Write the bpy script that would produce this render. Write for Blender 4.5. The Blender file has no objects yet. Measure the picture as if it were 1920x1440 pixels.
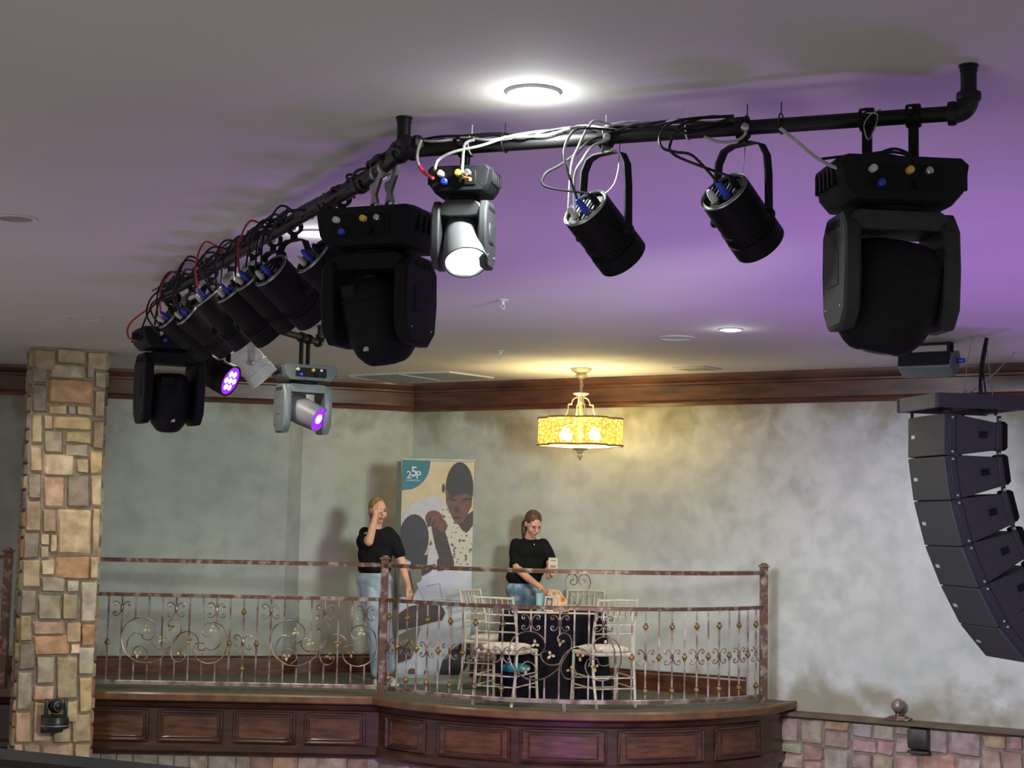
import bpy, bmesh, math, random
from mathutils import Vector, Matrix, Euler, noise

# ------------------------------------------------------------------ camera, world, lights, exposure
sc = bpy.context.scene
COL = sc.collection
FL = 3.0                 # balcony floor height above the ground floor
EYE = FL + 1.53
CEIL = EYE + 1.45
F = 2900.0
PITCH = math.atan(264 / F)
ROLL = math.radians(1.15)
fwd = Vector((0, math.cos(PITCH), math.sin(PITCH)))
r0 = Vector((1, 0, 0))
u0 = Vector((0, -math.sin(PITCH), math.cos(PITCH)))
rgt = r0 * math.cos(ROLL) + u0 * math.sin(ROLL)
upv = u0 * math.cos(ROLL) - r0 * math.sin(ROLL)
cam_data = bpy.data.cameras.new('camera')
cam_data.sensor_width = 36
cam_data.lens = F / 1920 * 36
cam_data.clip_start = .05
cam = bpy.data.objects.new('camera', cam_data)
COL.objects.link(cam)
cam.matrix_world = Matrix.Translation((0, 0, EYE)) @ Matrix((rgt, upv, -fwd)).transposed().to_4x4()
sc.camera = cam

def ray(px, py):
    return fwd + rgt * ((px - 960) / F) + upv * ((720 - py) / F)
def atY(px, py, Y):
    d = ray(px, py)
    return Vector((0, 0, EYE)) + d * (Y / d.y)
def atZ(px, py, z):
    d = ray(px, py)
    return Vector((0, 0, EYE)) + d * ((z - EYE) / d.z)

sc.view_settings.view_transform = 'Standard'
sc.view_settings.look = 'None'
sc.view_settings.gamma = 1
sc.view_settings.use_curve_mapping = False
sc.view_settings.exposure = 0.0
sc.cycles.max_bounces = 6
sc.cycles.use_denoising = True
sc.cycles.use_adaptive_sampling = True
sc.cycles.adaptive_threshold = .02

world = bpy.data.worlds.new('world')
sc.world = world
world.use_nodes = True
wb = world.node_tree.nodes['Background']
wb.inputs[0].default_value = (.86, .82, .84, 1)
wb.inputs[1].default_value = 0.5

def light(kind, name, loc, energy, color, target=None, **kw):
    l = bpy.data.lights.new(name, kind)
    l.energy = energy
    l.color = color
    for k, v in kw.items():
        setattr(l, k, v)
    o = bpy.data.objects.new(name, l)
    COL.objects.link(o)
    o.location = loc
    if target is not None:
        o.rotation_euler = (Vector(target) - Vector(loc)).to_track_quat('-Z', 'Y').to_euler()
    return o

DL = [(1000, 172), (590, 436), (1370, 617)]        # lit downlights seen in the photo
DLP = [atZ(x, y, CEIL) for x, y in DL]
WARMW = (1, .90, .74)
COOLW = (.88, .95, 1.0)
# purple stage washers standing on the stage floor below, aimed at the ceiling
light('SPOT', 'stage_uplight', (2.6, 7.2, .4), 560, (.50, .18, 1.0), (2.4, 7.6, CEIL), spot_size=math.radians(80), spot_blend=1, shadow_soft_size=.6)
light('SPOT', 'stage_uplight', (.6, 8.2, .4), 260, (.52, .21, 1.0), (.7, 8.6, CEIL), spot_size=math.radians(80), spot_blend=1, shadow_soft_size=.6)
light('SPOT', 'stage_uplight', (4.4, 9.4, .4), 300, (.58, .26, 1.0), (4.2, 9.4, CEIL), spot_size=math.radians(75), spot_blend=1, shadow_soft_size=.6)
# neutral fill spots, unseen, added to brighten the ceiling from below
light('SPOT', 'ceiling_fill', (-1.0, 2.6, .4), 195, (1.0, .90, .94), (-.4, 3.8, CEIL), spot_size=math.radians(125), spot_blend=1, shadow_soft_size=1.4)
light('SPOT', 'ceiling_fill', (-4.2, 8.2, .4), 215, (1.0, .84, .92), (-4.0, 9.0, CEIL), spot_size=math.radians(110), spot_blend=1, shadow_soft_size=1.2)
# cool white washes from unseen lamps up at fixture height onto the balcony walls
light('SPOT', 'stage_wash', (-.6, 6.8, 5.3), 1300, (.74, .80, 1.0), (3.9, 13.2, 3.3), spot_size=math.radians(52), spot_blend=1, shadow_soft_size=.55)
light('SPOT', 'stage_wash', (1.9, 6.4, 5.3), 1250, (.88, 1.0, .93), (-1.7, 15.2, 3.7), spot_size=math.radians(58), spot_blend=1, shadow_soft_size=.35)
# purple stage light falling on the wooden balcony front
light('SPOT', 'stage_wash', (.4, 8.5, .8), 300, (.55, .12, 1.0), (.1, 13.4, 2.4), spot_size=math.radians(46), spot_blend=1, shadow_soft_size=.15)
light('SPOT', 'stage_wash', (2.2, 6.2, 1.0), 260, (.36, .16, 1.0), (3.5, 11.3, 4.6), spot_size=math.radians(34), spot_blend=1, shadow_soft_size=.2)
# lamps at the seen ceiling downlights, then extra unseen ones without fittings
for i, p in enumerate(DLP):
    light('SPOT', 'downlight_lamp', p + Vector((0, 0, -.045)), [120, 100, 30][i], WARMW if i else (.93, 1, .95), (p.x, p.y, 0), spot_size=math.radians(150), spot_blend=.7, shadow_soft_size=.06)
    light('POINT', 'downlight_lamp', p + Vector((0, 0, -.065)), [4.5, 3, 1.0][i], (.93, 1, .95), shadow_soft_size=.05)  # added point under the lens that makes the halo on the ceiling
for p in [(-2.2, 12.6), (-3.9, 12.2), (-.3, 13.4), (2.6, 12.2), (-1.8, 10.5)]:
    light('SPOT', 'downlight_lamp', (p[0], p[1], CEIL - .03), 75, WARMW, (p[0], p[1], 0), spot_size=math.radians(150), spot_blend=.8, shadow_soft_size=.07)

# ------------------------------------------------------------------ materials
MATS = {}
def nt(m):
    m.use_nodes = True
    return m.node_tree, m.node_tree.nodes['Principled BSDF']
def mat(name, color, rough=.6, metal=0., color2=None, scale=8., stretch=(1, 1, 1), bump=0., bscale=None, detail=4., coat=0., lo=.35, hi=.65, attr=False, spec=None, emit=None, estr=0., trans=0.):
    if name in MATS:
        return MATS[name]
    m = bpy.data.materials.new(name)
    t, b = nt(m)
    b.inputs['Base Color'].default_value = (*color, 1)
    b.inputs['Roughness'].default_value = rough
    b.inputs['Metallic'].default_value = metal
    if spec is not None:
        b.inputs['Specular IOR Level'].default_value = spec
    if coat:
        b.inputs['Coat Weight'].default_value = coat
        b.inputs['Coat Roughness'].default_value = .15
    if emit:
        b.inputs['Emission Color'].default_value = (*emit, 1)
        b.inputs['Emission Strength'].default_value = estr
    tc = t.nodes.new('ShaderNodeTexCoord')
    mp = t.nodes.new('ShaderNodeMapping')
    mp.inputs['Scale'].default_value = stretch
    t.links.new(tc.outputs['Object'], mp.inputs[0])
    c2 = color2 or tuple(c * .72 for c in color)
    n = t.nodes.new('ShaderNodeTexNoise')
    n.inputs['Scale'].default_value = scale
    n.inputs['Detail'].default_value = detail
    t.links.new(mp.outputs[0], n.inputs['Vector'])
    rp = t.nodes.new('ShaderNodeMapRange')
    rp.inputs[1].default_value = lo
    rp.inputs[2].default_value = hi
    t.links.new(n.outputs['Fac'], rp.inputs[0])
    mx = t.nodes.new('ShaderNodeMix')
    mx.data_type = 'RGBA'
    mx.inputs[6].default_value = (*color, 1)
    mx.inputs[7].default_value = (*c2, 1)
    t.links.new(rp.outputs[0], mx.inputs[0])
    if attr:
        at = t.nodes.new('ShaderNodeAttribute')
        at.attribute_name = 'Col'
        mm = t.nodes.new('ShaderNodeMix')
        mm.data_type = 'RGBA'
        mm.blend_type = 'MULTIPLY'
        mm.inputs[0].default_value = 1
        t.links.new(at.outputs['Color'], mm.inputs[6])
        t.links.new(mx.outputs[2], mm.inputs[7])
        t.links.new(mm.outputs[2], b.inputs['Base Color'])
    else:
        t.links.new(mx.outputs[2], b.inputs['Base Color'])
    if bump:
        n2 = t.nodes.new('ShaderNodeTexNoise')
        n2.inputs['Scale'].default_value = bscale or scale * 3
        n2.inputs['Detail'].default_value = 5
        t.links.new(mp.outputs[0], n2.inputs['Vector'])
        bp = t.nodes.new('ShaderNodeBump')
        bp.inputs['Strength'].default_value = bump
        bp.inputs['Distance'].default_value = .01
        t.links.new(n2.outputs['Fac'], bp.inputs['Height'])
        t.links.new(bp.outputs[0], b.inputs['Normal'])
    MATS[name] = m
    return m

def emis(name, color, strength, base=(.8, .8, .8)):
    return mat(name, base, .3, emit=color, estr=strength)

def plaster(name, c1, c2, c3, stain, ztop, zbot):
    """faux-finished plaster: mottled, with brown glaze worked in along the crown and the base"""
    m = bpy.data.materials.new(name)
    t, b = nt(m)
    L = t.links.new
    tc = t.nodes.new('ShaderNodeTexCoord')
    def nz(scale, detail, dist=0.):
        n = t.nodes.new('ShaderNodeTexNoise')
        n.inputs['Scale'].default_value = scale
        n.inputs['Detail'].default_value = detail
        n.inputs['Distortion'].default_value = dist
        L(tc.outputs['Object'], n.inputs['Vector'])
        return n
    def mr(src, a, c, d=0., e=1.):
        r = t.nodes.new('ShaderNodeMapRange')
        r.inputs[1].default_value = a
        r.inputs[2].default_value = c
        r.inputs[3].default_value = d
        r.inputs[4].default_value = e
        L(src, r.inputs[0])
        return r.outputs[0]
    def mix(f, a, c):
        x = t.nodes.new('ShaderNodeMix')
        x.data_type = 'RGBA'
        for i, v in ((0, f), (6, a), (7, c)):
            if isinstance(v, tuple):
                x.inputs[i].default_value = (*v, 1)
            else:
                L(v, x.inputs[i])
        return x.outputs[2]
    def math_(op, a, c):
        x = t.nodes.new('ShaderNodeMath')
        x.operation = op
        x.use_clamp = False
        for i, v in ((0, a), (1, c)):
            if isinstance(v, (int, float)):
                x.inputs[i].default_value = v
            else:
                L(v, x.inputs[i])
        return x.outputs[0]
    n1 = nz(1.3, 6, .4)
    n2 = nz(5, 8, .2)
    n3 = nz(3.1, 10, .3)
    base = mix(mr(n1.outputs['Fac'], .35, .65), c1, c2)
    base = mix(mr(n2.outputs['Fac'], .42, .72), base, c3)
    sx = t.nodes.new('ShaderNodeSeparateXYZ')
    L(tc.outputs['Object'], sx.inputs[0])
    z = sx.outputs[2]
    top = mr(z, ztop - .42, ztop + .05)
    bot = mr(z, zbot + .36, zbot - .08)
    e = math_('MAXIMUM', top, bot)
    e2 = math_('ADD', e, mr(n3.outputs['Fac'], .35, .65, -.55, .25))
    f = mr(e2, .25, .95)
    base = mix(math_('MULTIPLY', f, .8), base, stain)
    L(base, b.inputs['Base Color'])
    b.inputs['Roughness'].default_value = .75
    bp = t.nodes.new('ShaderNodeBump')
    bp.inputs['Strength'].default_value = .15
    bp.inputs['Distance'].default_value = .01
    L(n2.outputs['Fac'], bp.inputs['Height'])
    L(bp.outputs[0], b.inputs['Normal'])
    return m

M_ceil = mat('ceiling_paint', (.63, .60, .58), .85, color2=(.58, .55, .54), scale=.7, bump=.08, bscale=120)
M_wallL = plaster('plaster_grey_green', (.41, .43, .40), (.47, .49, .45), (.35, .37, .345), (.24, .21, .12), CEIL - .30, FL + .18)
M_wallB = plaster('plaster_green_lit', (.52, .54, .47), (.58, .60, .53), (.45, .46, .40), (.27, .22, .11), CEIL - .30, FL + .18)  # same plaster as the left wall, lightened for the light it catches
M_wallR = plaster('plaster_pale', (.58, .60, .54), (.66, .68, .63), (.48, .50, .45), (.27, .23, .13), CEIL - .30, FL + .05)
M_crown = mat('crown_wood', (.13, .046, .02), .38, color2=(.055, .02, .010), scale=3, stretch=(1, 1, 6), detail=8, coat=.25)
M_wood = mat('dark_wood', (.075, .028, .016), .35, color2=(.035, .013, .009), scale=4, stretch=(1, 1, 5), detail=8, coat=.3)
M_woodp = mat('panel_wood', (.16, .055, .024), .35, color2=(.06, .02, .011), scale=5, stretch=(1, 1, 5), detail=8, coat=.3)
M_nose = mat('nosing_wood', (.20, .09, .035), .4, color2=(.11, .05, .02), scale=6, coat=.2)
M_slab = mat('balcony_carpet', (.14, .14, .10), .9, color2=(.08, .085, .06), scale=30)
M_ledge = mat('ledge_wood', (.16, .115, .065), .6, color2=(.10, .07, .04), scale=5, stretch=(1, 1, 4), bump=.1)
M_mortar = mat('mortar', (.34, .29, .23), .9, color2=(.24, .20, .16), scale=20, bump=.4)
M_stone = mat('field_stone', (1, 1, 1), .85, color2=(.62, .58, .54), scale=9, detail=8, bump=.5, bscale=25, attr=True)
M_floor = mat('ground_floor_boards', (.10, .07, .05), .5, scale=3)
M_black = mat('black_paint', (.004, .004, .0045), .6, spec=.18, scale=30, bump=.03)
M_pipe = mat('pipe_black', (.006, .0055, .006), .5, spec=.3, scale=12, bump=.06)
M_blackpl = mat('black_plastic', (.006, .007, .009), .65, spec=.2, color2=(.004, .0045, .0055), scale=60, bump=.12, bscale=160)
M_greypl = mat('grey_plastic', (.05, .055, .055), .5, scale=25)
M_silver = mat('silver_alloy', (.48, .50, .50), .4, metal=.8, scale=18)
M_steel = mat('steel_wire', (.55, .55, .55), .35, metal=.9)
M_cable = mat('black_cable', (.007, .006, .008), .45, spec=.35, scale=40)
M_gcable = mat('grey_cable', (.42, .42, .42), .5, scale=40)
M_red = mat('red_sleeve', (.45, .02, .03), .5)
M_blue = mat('blue_connector', (.02, .05, .55), .4)
M_white = mat('white_plastic', (.62, .62, .6), .45)
M_yellow = mat('yellow_plastic', (.75, .50, .06), .45)
M_brass = mat('brass', (.55, .38, .14), .35, metal=.9)
M_chan = mat('antique_cream_metal', (.50, .45, .32), .4, metal=.3, color2=(.34, .28, .17), scale=20)
M_iron = mat('rail_iron', (.40, .32, .29), .38, metal=.5, color2=(.15, .09, .07), scale=9, detail=8, lo=.40, hi=.60)
M_irond = mat('rail_iron_dark', (.15, .075, .05), .40, metal=.45, color2=(.42, .33, .27), scale=14, detail=6, lo=.5, hi=.7)
M_gold = mat('aged_gold', (.42, .28, .12), .4, metal=.8, color2=(.24, .15, .07), scale=30)
M_petal = mat('pale_gold_leaf', (.62, .52, .30), .45, metal=.4)
M_chair = mat('champagne_paint', (.72, .66, .50), .42, color2=(.60, .53, .40), scale=25)
M_cush = mat('ivory_cushion', (.82, .76, .62), .8, scale=30)
M_cloth = mat('black_cloth', (.007, .007, .011), .9, spec=.2, scale=14)
M_skin = mat('skin', (.68, .38, .25), .55, color2=(.60, .32, .21), scale=10, spec=.3)
M_tee = mat('black_tshirt', (.005, .0055, .0065), .9, color2=(.008, .0085, .010), spec=.2, scale=14)
M_jeanl = mat('light_denim', (.42, .52, .60), .85, color2=(.28, .38, .47), scale=9)
M_jeand = mat('blue_denim', (.14, .22, .32), .85, color2=(.34, .44, .52), scale=14, lo=.45, hi=.6)
M_blond = mat('blond_hair', (.36, .21, .09), .6, color2=(.20, .11, .045), scale=30, stretch=(1, 1, .2))
M_brown = mat('brown_hair', (.12, .06, .03), .5, color2=(.06, .03, .016), scale=30, stretch=(1, 1, .2))
M_lip = mat('lip', (.42, .13, .11), .5)
M_eye = mat('eye_dark', (.05, .03, .025), .4)
M_shoe = mat('white_shoe', (.72, .70, .66), .6)
M_vent = mat('vent_grey', (.30, .31, .28), .7, scale=20)
M_shine = mat('black_lens', (.01, .01, .012), .3, spec=.3)
M_tag = mat('pale_tag', (.5, .52, .45), .5)
M_spk = mat('speaker_black', (.022, .022, .024), .62, color2=(.014, .014, .015), scale=60, bump=.15, bscale=250)
M_spkf = mat('speaker_grille', (.045, .048, .045), .6, color2=(.025, .027, .025), scale=180, bump=.2, bscale=400)
M_lampW = emis('lamp_white', (.95, .98, 1), 6)
M_lampD = emis('downlight_lens', (1, .97, .88), 22)
M_lampP = emis('lamp_purple', (.24, .01, 1), 1.5, (.02, .02, .02))
M_lampPk = emis('lamp_pink', (1, .55, 1), 8)

# ------------------------------------------------------------------ mesh helpers
class B:
    def __init__(s):
        s.bm = bmesh.new()
        s.mats = []
        s.lay = None
    def mi(s, m):
        if m not in s.mats:
            s.mats.append(m)
        return s.mats.index(m)
    def add(s, verts, faces, m, X=None):
        vs = [s.bm.verts.new((X @ Vector(v)) if X else Vector(v)) for v in verts]
        i = s.mi(m)
        out = []
        for f in faces:
            try:
                fc = s.bm.faces.new([vs[k] for k in f])
                fc.material_index = i
                fc.smooth = True
                out.append(fc)
            except ValueError:
                pass
        return out
    def box(s, c, size, m, X=None, taper=1., ch=0.):
        """box; taper scales the bottom (low z) end; ch chamfers vertical edges"""
        hx, hy, hz = size[0] / 2, size[1] / 2, size[2] / 2
        if ch <= 0:
            ring = [(-hx, -hy), (hx, -hy), (hx, hy), (-hx, hy)]
        else:
            ring = [(-hx + ch, -hy), (hx - ch, -hy), (hx, -hy + ch), (hx, hy - ch), (hx - ch, hy), (-hx + ch, hy), (-hx, hy - ch), (-hx, -hy + ch)]
        n = len(ring)
        v = [(c[0] + x * taper, c[1] + y * taper, c[2] - hz) for x, y in ring] + [(c[0] + x, c[1] + y, c[2] + hz) for x, y in ring]
        f = [[i, (i + 1) % n, n + (i + 1) % n, n + i] for i in range(n)] + [list(range(n - 1, -1, -1)), list(range(n, 2 * n))]
        return s.add(v, f, m, X)
    def prism(s, poly, a0, a1, m, axis='x', X=None, inset=0.):
        """poly: 2D points; extruded along axis from a0 to a1. inset rounds the two rims"""
        n = len(poly)
        cx = sum(p[0] for p in poly) / n
        cy = sum(p[1] for p in poly) / n
        def P(p, a, k):
            x, y = cx + (p[0] - cx) * k, cy + (p[1] - cy) * k
            return {'x': (a, x, y), 'y': (x, a, y), 'z': (x, y, a)}[axis]
        if inset:
            d = abs(a1 - a0) * .18
            sg = 1 if a1 > a0 else -1
            rings = [(a0, 1 - inset), (a0 + sg * d, 1), (a1 - sg * d, 1), (a1, 1 - inset)]
        else:
            rings = [(a0, 1), (a1, 1)]
        v = []
        for a, k in rings:
            v += [P(p, a, k) for p in poly]
        f = []
        for r in range(len(rings) - 1):
            f += [[r * n + i, r * n + (i + 1) % n, (r + 1) * n + (i + 1) % n, (r + 1) * n + i] for i in range(n)]
        f += [list(range(n - 1, -1, -1)), list(range((len(rings) - 1) * n, len(rings) * n))]
        return s.add(v, f, m, X)
    def lathe(s, prof, m, seg=24, X=None, cap=True, sx=1., sy=1.):
        """prof: (r,z) list about z"""
        v, f = [], []
        for r, z in prof:
            for k in range(seg):
                a = 2 * math.pi * k / seg
                v.append((r * math.cos(a) * sx, r * math.sin(a) * sy, z))
        for i in range(len(prof) - 1):
            for k in range(seg):
                f.append([i * seg + k, i * seg + (k + 1) % seg, (i + 1) * seg + (k + 1) % seg, (i + 1) * seg + k])
        if cap:
            f.append(list(range(seg - 1, -1, -1)))
            f.append(list(range((len(prof) - 1) * seg, len(prof) * seg)))
        return s.add(v, f, m, X)
    def tube(s, pts, r, m, seg=6, X=None, closed=False):
        pts = [Vector(p) for p in pts]
        n = len(pts)
        rr = r if isinstance(r, (list, tuple)) else [r] * n
        v = []
        T = []
        for i in range(n):
            a = pts[i - 1] if (i > 0 or closed) else pts[i]
            b = pts[(i + 1) % n] if (i < n - 1 or closed) else pts[i]
            t = (b - a)
            T.append(t.normalized() if t.length > 1e-9 else Vector((0, 0, 1)))
        nrm = T[0].orthogonal().normalized()
        for i in range(n):
            nrm = (nrm - T[i] * nrm.dot(T[i]))
            nrm = nrm.normalized() if nrm.length > 1e-6 else T[i].orthogonal().normalized()
            bn = T[i].cross(nrm)
            for k in range(seg):
                a = 2 * math.pi * (k + .5) / seg
                v.append(pts[i] + (nrm * math.cos(a) + bn * math.sin(a)) * rr[i])
        f = []
        for i in range(n if closed else n - 1):
            j = (i + 1) % n
            for k in range(seg):
                f.append([i * seg + k, i * seg + (k + 1) % seg, j * seg + (k + 1) % seg, j * seg + k])
        if not closed:
            f.append(list(range(seg - 1, -1, -1)))
            f.append(list(range((n - 1) * seg, n * seg)))
        return s.add(v, f, m, X)
    def ell(s, c, r, m, X=None, seg=16, rings=10):
        prof = []
        for i in range(rings + 1):
            a = -math.pi / 2 + math.pi * i / rings
            prof.append((max(math.cos(a), .02), math.sin(a)))
        T = Matrix.Translation(c) @ Matrix.Diagonal((r[0], r[1], r[2], 1))
        return s.lathe(prof, m, seg, (X @ T) if X else T)
    def sweep(s, prof, path, m, X=None, up=Vector((0, 0, 1)), closedprof=True):
        """prof: (out, z) points swept along a horizontal polyline with mitres; out = to the right of travel"""
        path = [Vector(p) for p in path]
        n, k = len(path), len(prof)
        v = []
        for i in range(n):
            d1 = (path[i] - path[i - 1]).normalized() if i > 0 else (path[1] - path[0]).normalized()
            d2 = (path[i + 1] - path[i]).normalized() if i < n - 1 else d1
            o1, o2 = d1.cross(up), d2.cross(up)
            o = (o1 + o2)
            o = o / max(o.length_squared / 2, .3) if o.length > 1e-6 else o1
            for a, z in prof:
                v.append(path[i] + o * a + up * z)
        f = []
        kk = k if closedprof else k - 1
        for i in range(n - 1):
            for j in range(kk):
                f.append([i * k + j, i * k + (j + 1) % k, (i + 1) * k + (j + 1) % k, (i + 1) * k + j])
        if closedprof:
            f.append(list(range(k - 1, -1, -1)))
            f.append(list(range((n - 1) * k, n * k)))
        return s.add(v, f, m, X)
    def build(s, name, parent=None, bevel=0., sharp=35, label=None, bseg=2):
        me = bpy.data.meshes.new(name)
        bmesh.ops.recalc_face_normals(s.bm, faces=s.bm.faces)
        for e in s.bm.edges:
            if len(e.link_faces) == 2 and e.calc_face_angle(0) > math.radians(sharp):
                e.smooth = False
        s.bm.to_mesh(me)
        s.bm.free()
        for m in s.mats:
            me.materials.append(m)
        o = bpy.data.objects.new(name, me)
        COL.objects.link(o)
        if parent:
            o.parent = parent
        if bevel:
            md = o.modifiers.new('bevel', 'BEVEL')
            md.width = bevel
            md.segments = bseg
            md.limit_method = 'ANGLE'
            md.angle_limit = math.radians(35)
            md.harden_normals = False
        if label:
            o['label'] = label
        return o

def tag(o, label, cat, group=None, kind=None):
    o['label'] = label
    o['category'] = cat
    if group:
        o['group'] = group
    if kind:
        o['kind'] = kind
    return o
def struct(o, label, cat='wall'):
    o['kind'] = 'structure'
    o['label'] = label
    o['category'] = cat
    return o
def empty(name, loc=(0, 0, 0), rot=(0, 0, 0)):
    o = bpy.data.objects.new(name, None)
    o.empty_display_size = .05
    COL.objects.link(o)
    o.location = loc
    o.rotation_euler = rot
    return o
def copy_tree(o, parent=None):
    c = o.copy()
    COL.objects.link(c)
    if parent:
        c.parent = parent
    for ch in [x for x in COL.objects if x.parent == o]:
        copy_tree(ch, c)
    return c
def crv(pts, n=8, closed=False):
    """Catmull-Rom through pts"""
    P = [Vector(p) for p in pts]
    out = []
    m = len(P)
    for i in range(m - 1 if not closed else m):
        if closed:
            a, b, c, d = P[i - 1], P[i], P[(i + 1) % m], P[(i + 2) % m]
        else:
            a, b, c, d = P[max(i - 1, 0)], P[i], P[i + 1], P[min(i + 2, m - 1)]
        for k in range(n):
            t = k / n
            out.append(.5 * ((2 * b) + (-a + c) * t + (2 * a - 5 * b + 4 * c - d) * t * t + (-a + 3 * b - 3 * c + d) * t ** 3))
    if not closed:
        out.append(P[-1])
    return out
def zto(d):
    """matrix turning +z onto d"""
    return Vector(d).normalized().to_track_quat('Z', 'Y').to_matrix().to_4x4()

def wbuild(b, name, parent, **k):
    """geometry written in world coordinates, parented to an empty"""
    o = b.build(name, parent, **k)
    mw = parent.matrix_basis.copy()
    o.data.transform(mw.inverted())
    return o

# ------------------------------------------------------------------ the setting
W = [(-6.6, 14.58), (-2.24, 15.62), (-2.13, 15.82), (-1.315, 16.06), (-1.03, 16.25), (9.2, 16.25 - .59 * 10.23)]
def wall_right_Y(x):
    return 16.25 - .59 * (x + 1.03)
def wall_piece(name, a, b_, m, label, z0=0.):
    b = B()
    d = (Vector((*b_, 0)) - Vector((*a, 0))).normalized()
    o = Vector((-d.y, d.x, 0)) * .12
    v = []
    for z in (z0, CEIL):
        for p in ((*a, z), (*b_, z)):
            v.append(Vector(p))
            v.append(Vector(p) + o)
    # order: a,a+o,b,b+o
    f = [[0, 2, 6, 4], [1, 5, 7, 3], [0, 4, 5, 1], [2, 3, 7, 6], [4, 6, 7, 5], [0, 1, 3, 2]]
    b.add(v, f, m)
    return struct(b.build(name), label)
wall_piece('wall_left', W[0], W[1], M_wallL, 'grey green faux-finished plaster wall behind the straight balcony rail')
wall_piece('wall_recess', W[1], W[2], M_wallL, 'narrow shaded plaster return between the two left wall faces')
wall_piece('wall_back', W[2], W[3], M_wallB, 'plaster wall face with brighter light in its colour, behind the woman touching her forehead')
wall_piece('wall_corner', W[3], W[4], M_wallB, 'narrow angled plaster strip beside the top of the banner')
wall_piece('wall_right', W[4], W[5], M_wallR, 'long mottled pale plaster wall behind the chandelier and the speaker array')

b = B()
b.box((1, 8.5, CEIL + .06), (22, 21, .12), M_ceil)
struct(b.build('ceiling'), 'flat off-white ceiling over the hall and balcony', 'ceiling')
b = B()
b.box((1, 8.5, -.05), (22, 21, .1), M_floor)
struct(b.build('floor'), 'ground floor of the hall below the balcony', 'floor')

crown_prof = [(0, -.29), (.018, -.29), (.026, -.265), (.022, -.25), (.034, -.235), (.04, -.10), (.06, -.092), (.062, -.075), (.09, -.062), (.118, -.035), (.13, -.028), (.135, 0), (0, 0)]
b = B()
b.sweep(crown_prof, [(x, y, CEIL) for x, y in W], M_crown)
struct(b.build('trim_1', sharp=25), 'dark reddish wood crown moulding running around the ceiling', 'crown moulding')
b = B()
b.sweep([(0, 0), (.03, 0), (.03, .15), (.022, .165), (.026, .18), (0, .185)], [(x, y, FL) for x, y in W[:5]] + [(2.2, wall_right_Y(2.2), FL)], M_woodp)
struct(b.build('baseboard_back', sharp=25), 'tall dark wood baseboard along the balcony walls', 'baseboard')

# balcony slab
AC = Vector((.6, 15.20, 0))      # centre of the bowed part
def arc(R, y0, x_end, n=40):
    a0 = math.atan2(y0 - AC.y, -math.sqrt(max(R * R - (y0 - AC.y) ** 2, 0)))
    a1 = math.acos(min(1, (x_end - AC.x) / R)) * -1
    if a0 > 0:
        a0 -= 2 * math.pi
    return [(AC.x + R * math.cos(a0 + (a1 - a0) * i / n), AC.y + R * math.sin(a0 + (a1 - a0) * i / n)) for i in range(n + 1)]
front = [(-6.6, 13.75)] + arc(2.28, 13.75, 2.62)
back = [W[5 - 0] if False else (2.62, wall_right_Y(2.62) + .03), W[4], W[3], W[2], W[1], W[0]]
b = B()
b.prism([(x, y + (.03 if i > len(front) else 0)) for i, (x, y) in enumerate(front + back)], FL - .06, FL, M_slab, axis='z')
struct(b.build('floor_balcony', sharp=25), 'dark carpeted balcony floor with a bowed front edge', 'floor')
b = B()
b.sweep([(-.05, -.065), (.012, -.065), (.022, -.055), (.022, -.008), (.012, .006), (-.03, .006)], [(x, y, FL) for x, y in front], M_nose)
struct(b.build('trim_2', sharp=25), 'rounded brown wood nosing along the balcony edge', 'trim')

# fascia
RF = 2.19
fr = [(-6.6, 13.84)] + arc(RF, 13.84, 2.5)
b = B()
b.sweep([(-.1, -.53), (.012, -.53), (.03, -.50), (.03, -.455), (.012, -.44), (0, -.43), (0, -.14), (.02, -.12), (.03, -.085), (.05, -.066), (-.1, -.066)], [(x, y, FL) for x, y in fr], M_wood)
fas = struct(b.build('wall_balcony_front', sharp=25), 'dark stained wood balcony front with recessed panels')
def panel(name_map, s0, s1, z0, z1):
    b = B()
    n = 12
    v, f = [], []
    for i in range(n + 1):
        s = s0 + (s1 - s0) * i / n
        v += [name_map(s, z0, .004), name_map(s, z1, .004)]
    for i in range(n):
        f.append([2 * i, 2 * i + 2, 2 * i + 3, 2 * i + 1])
    b.add(v, f, M_woodp)
    for g, r, o_ in ((0, .015, .008), (.03, .008, .006)):
        pts = []
        a0, a1, c0, c1 = s0 + g, s1 - g, z0 + g, z1 - g
        pts += [name_map(a0 + (a1 - a0) * i / n, c0, o_) for i in range(n)]
        pts += [name_map(a1, c0, o_), name_map(a1, (c0 + c1) / 2, o_)]
        pts += [name_map(a1 - (a1 - a0) * i / n, c1, o_) for i in range(n)]
        pts += [name_map(a0, c1, o_), name_map(a0, (c0 + c1) / 2, o_)]
        b.tube(pts, r, M_wood, 6, closed=True)
    return b.build('raised_panel', fas)
def map_line(s, z, o):
    return Vector((s, 13.84 - o, FL + z))
def map_arc(s, z, o, R=RF):
    a = -math.pi / 2 + s
    return Vector((AC.x + (R + o) * math.cos(a), AC.y + (R + o) * math.sin(a), FL + z))
for x0, x1 in ((-10, 18), (180, 300), (322, 437), (461, 571), (592, 700)):
    panel(map_line, (x0 - 960) / 2900 * 13.84, (x1 - 960) / 2900 * 13.84, -.415, -.165)
def px2arc(px, R=RF):
    k = (px - 960) / 2900
    # intersect ray x=k*y with the front of the circle
    A = 1 + k * k
    Bq = -2 * (k * AC.x + AC.y)
    Cq = AC.x ** 2 + AC.y ** 2 - R * R
    y = (-Bq - math.sqrt(max(Bq * Bq - 4 * A * Cq, 0))) / (2 * A)
    return math.atan2(k * y - AC.x, AC.y - y)
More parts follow.
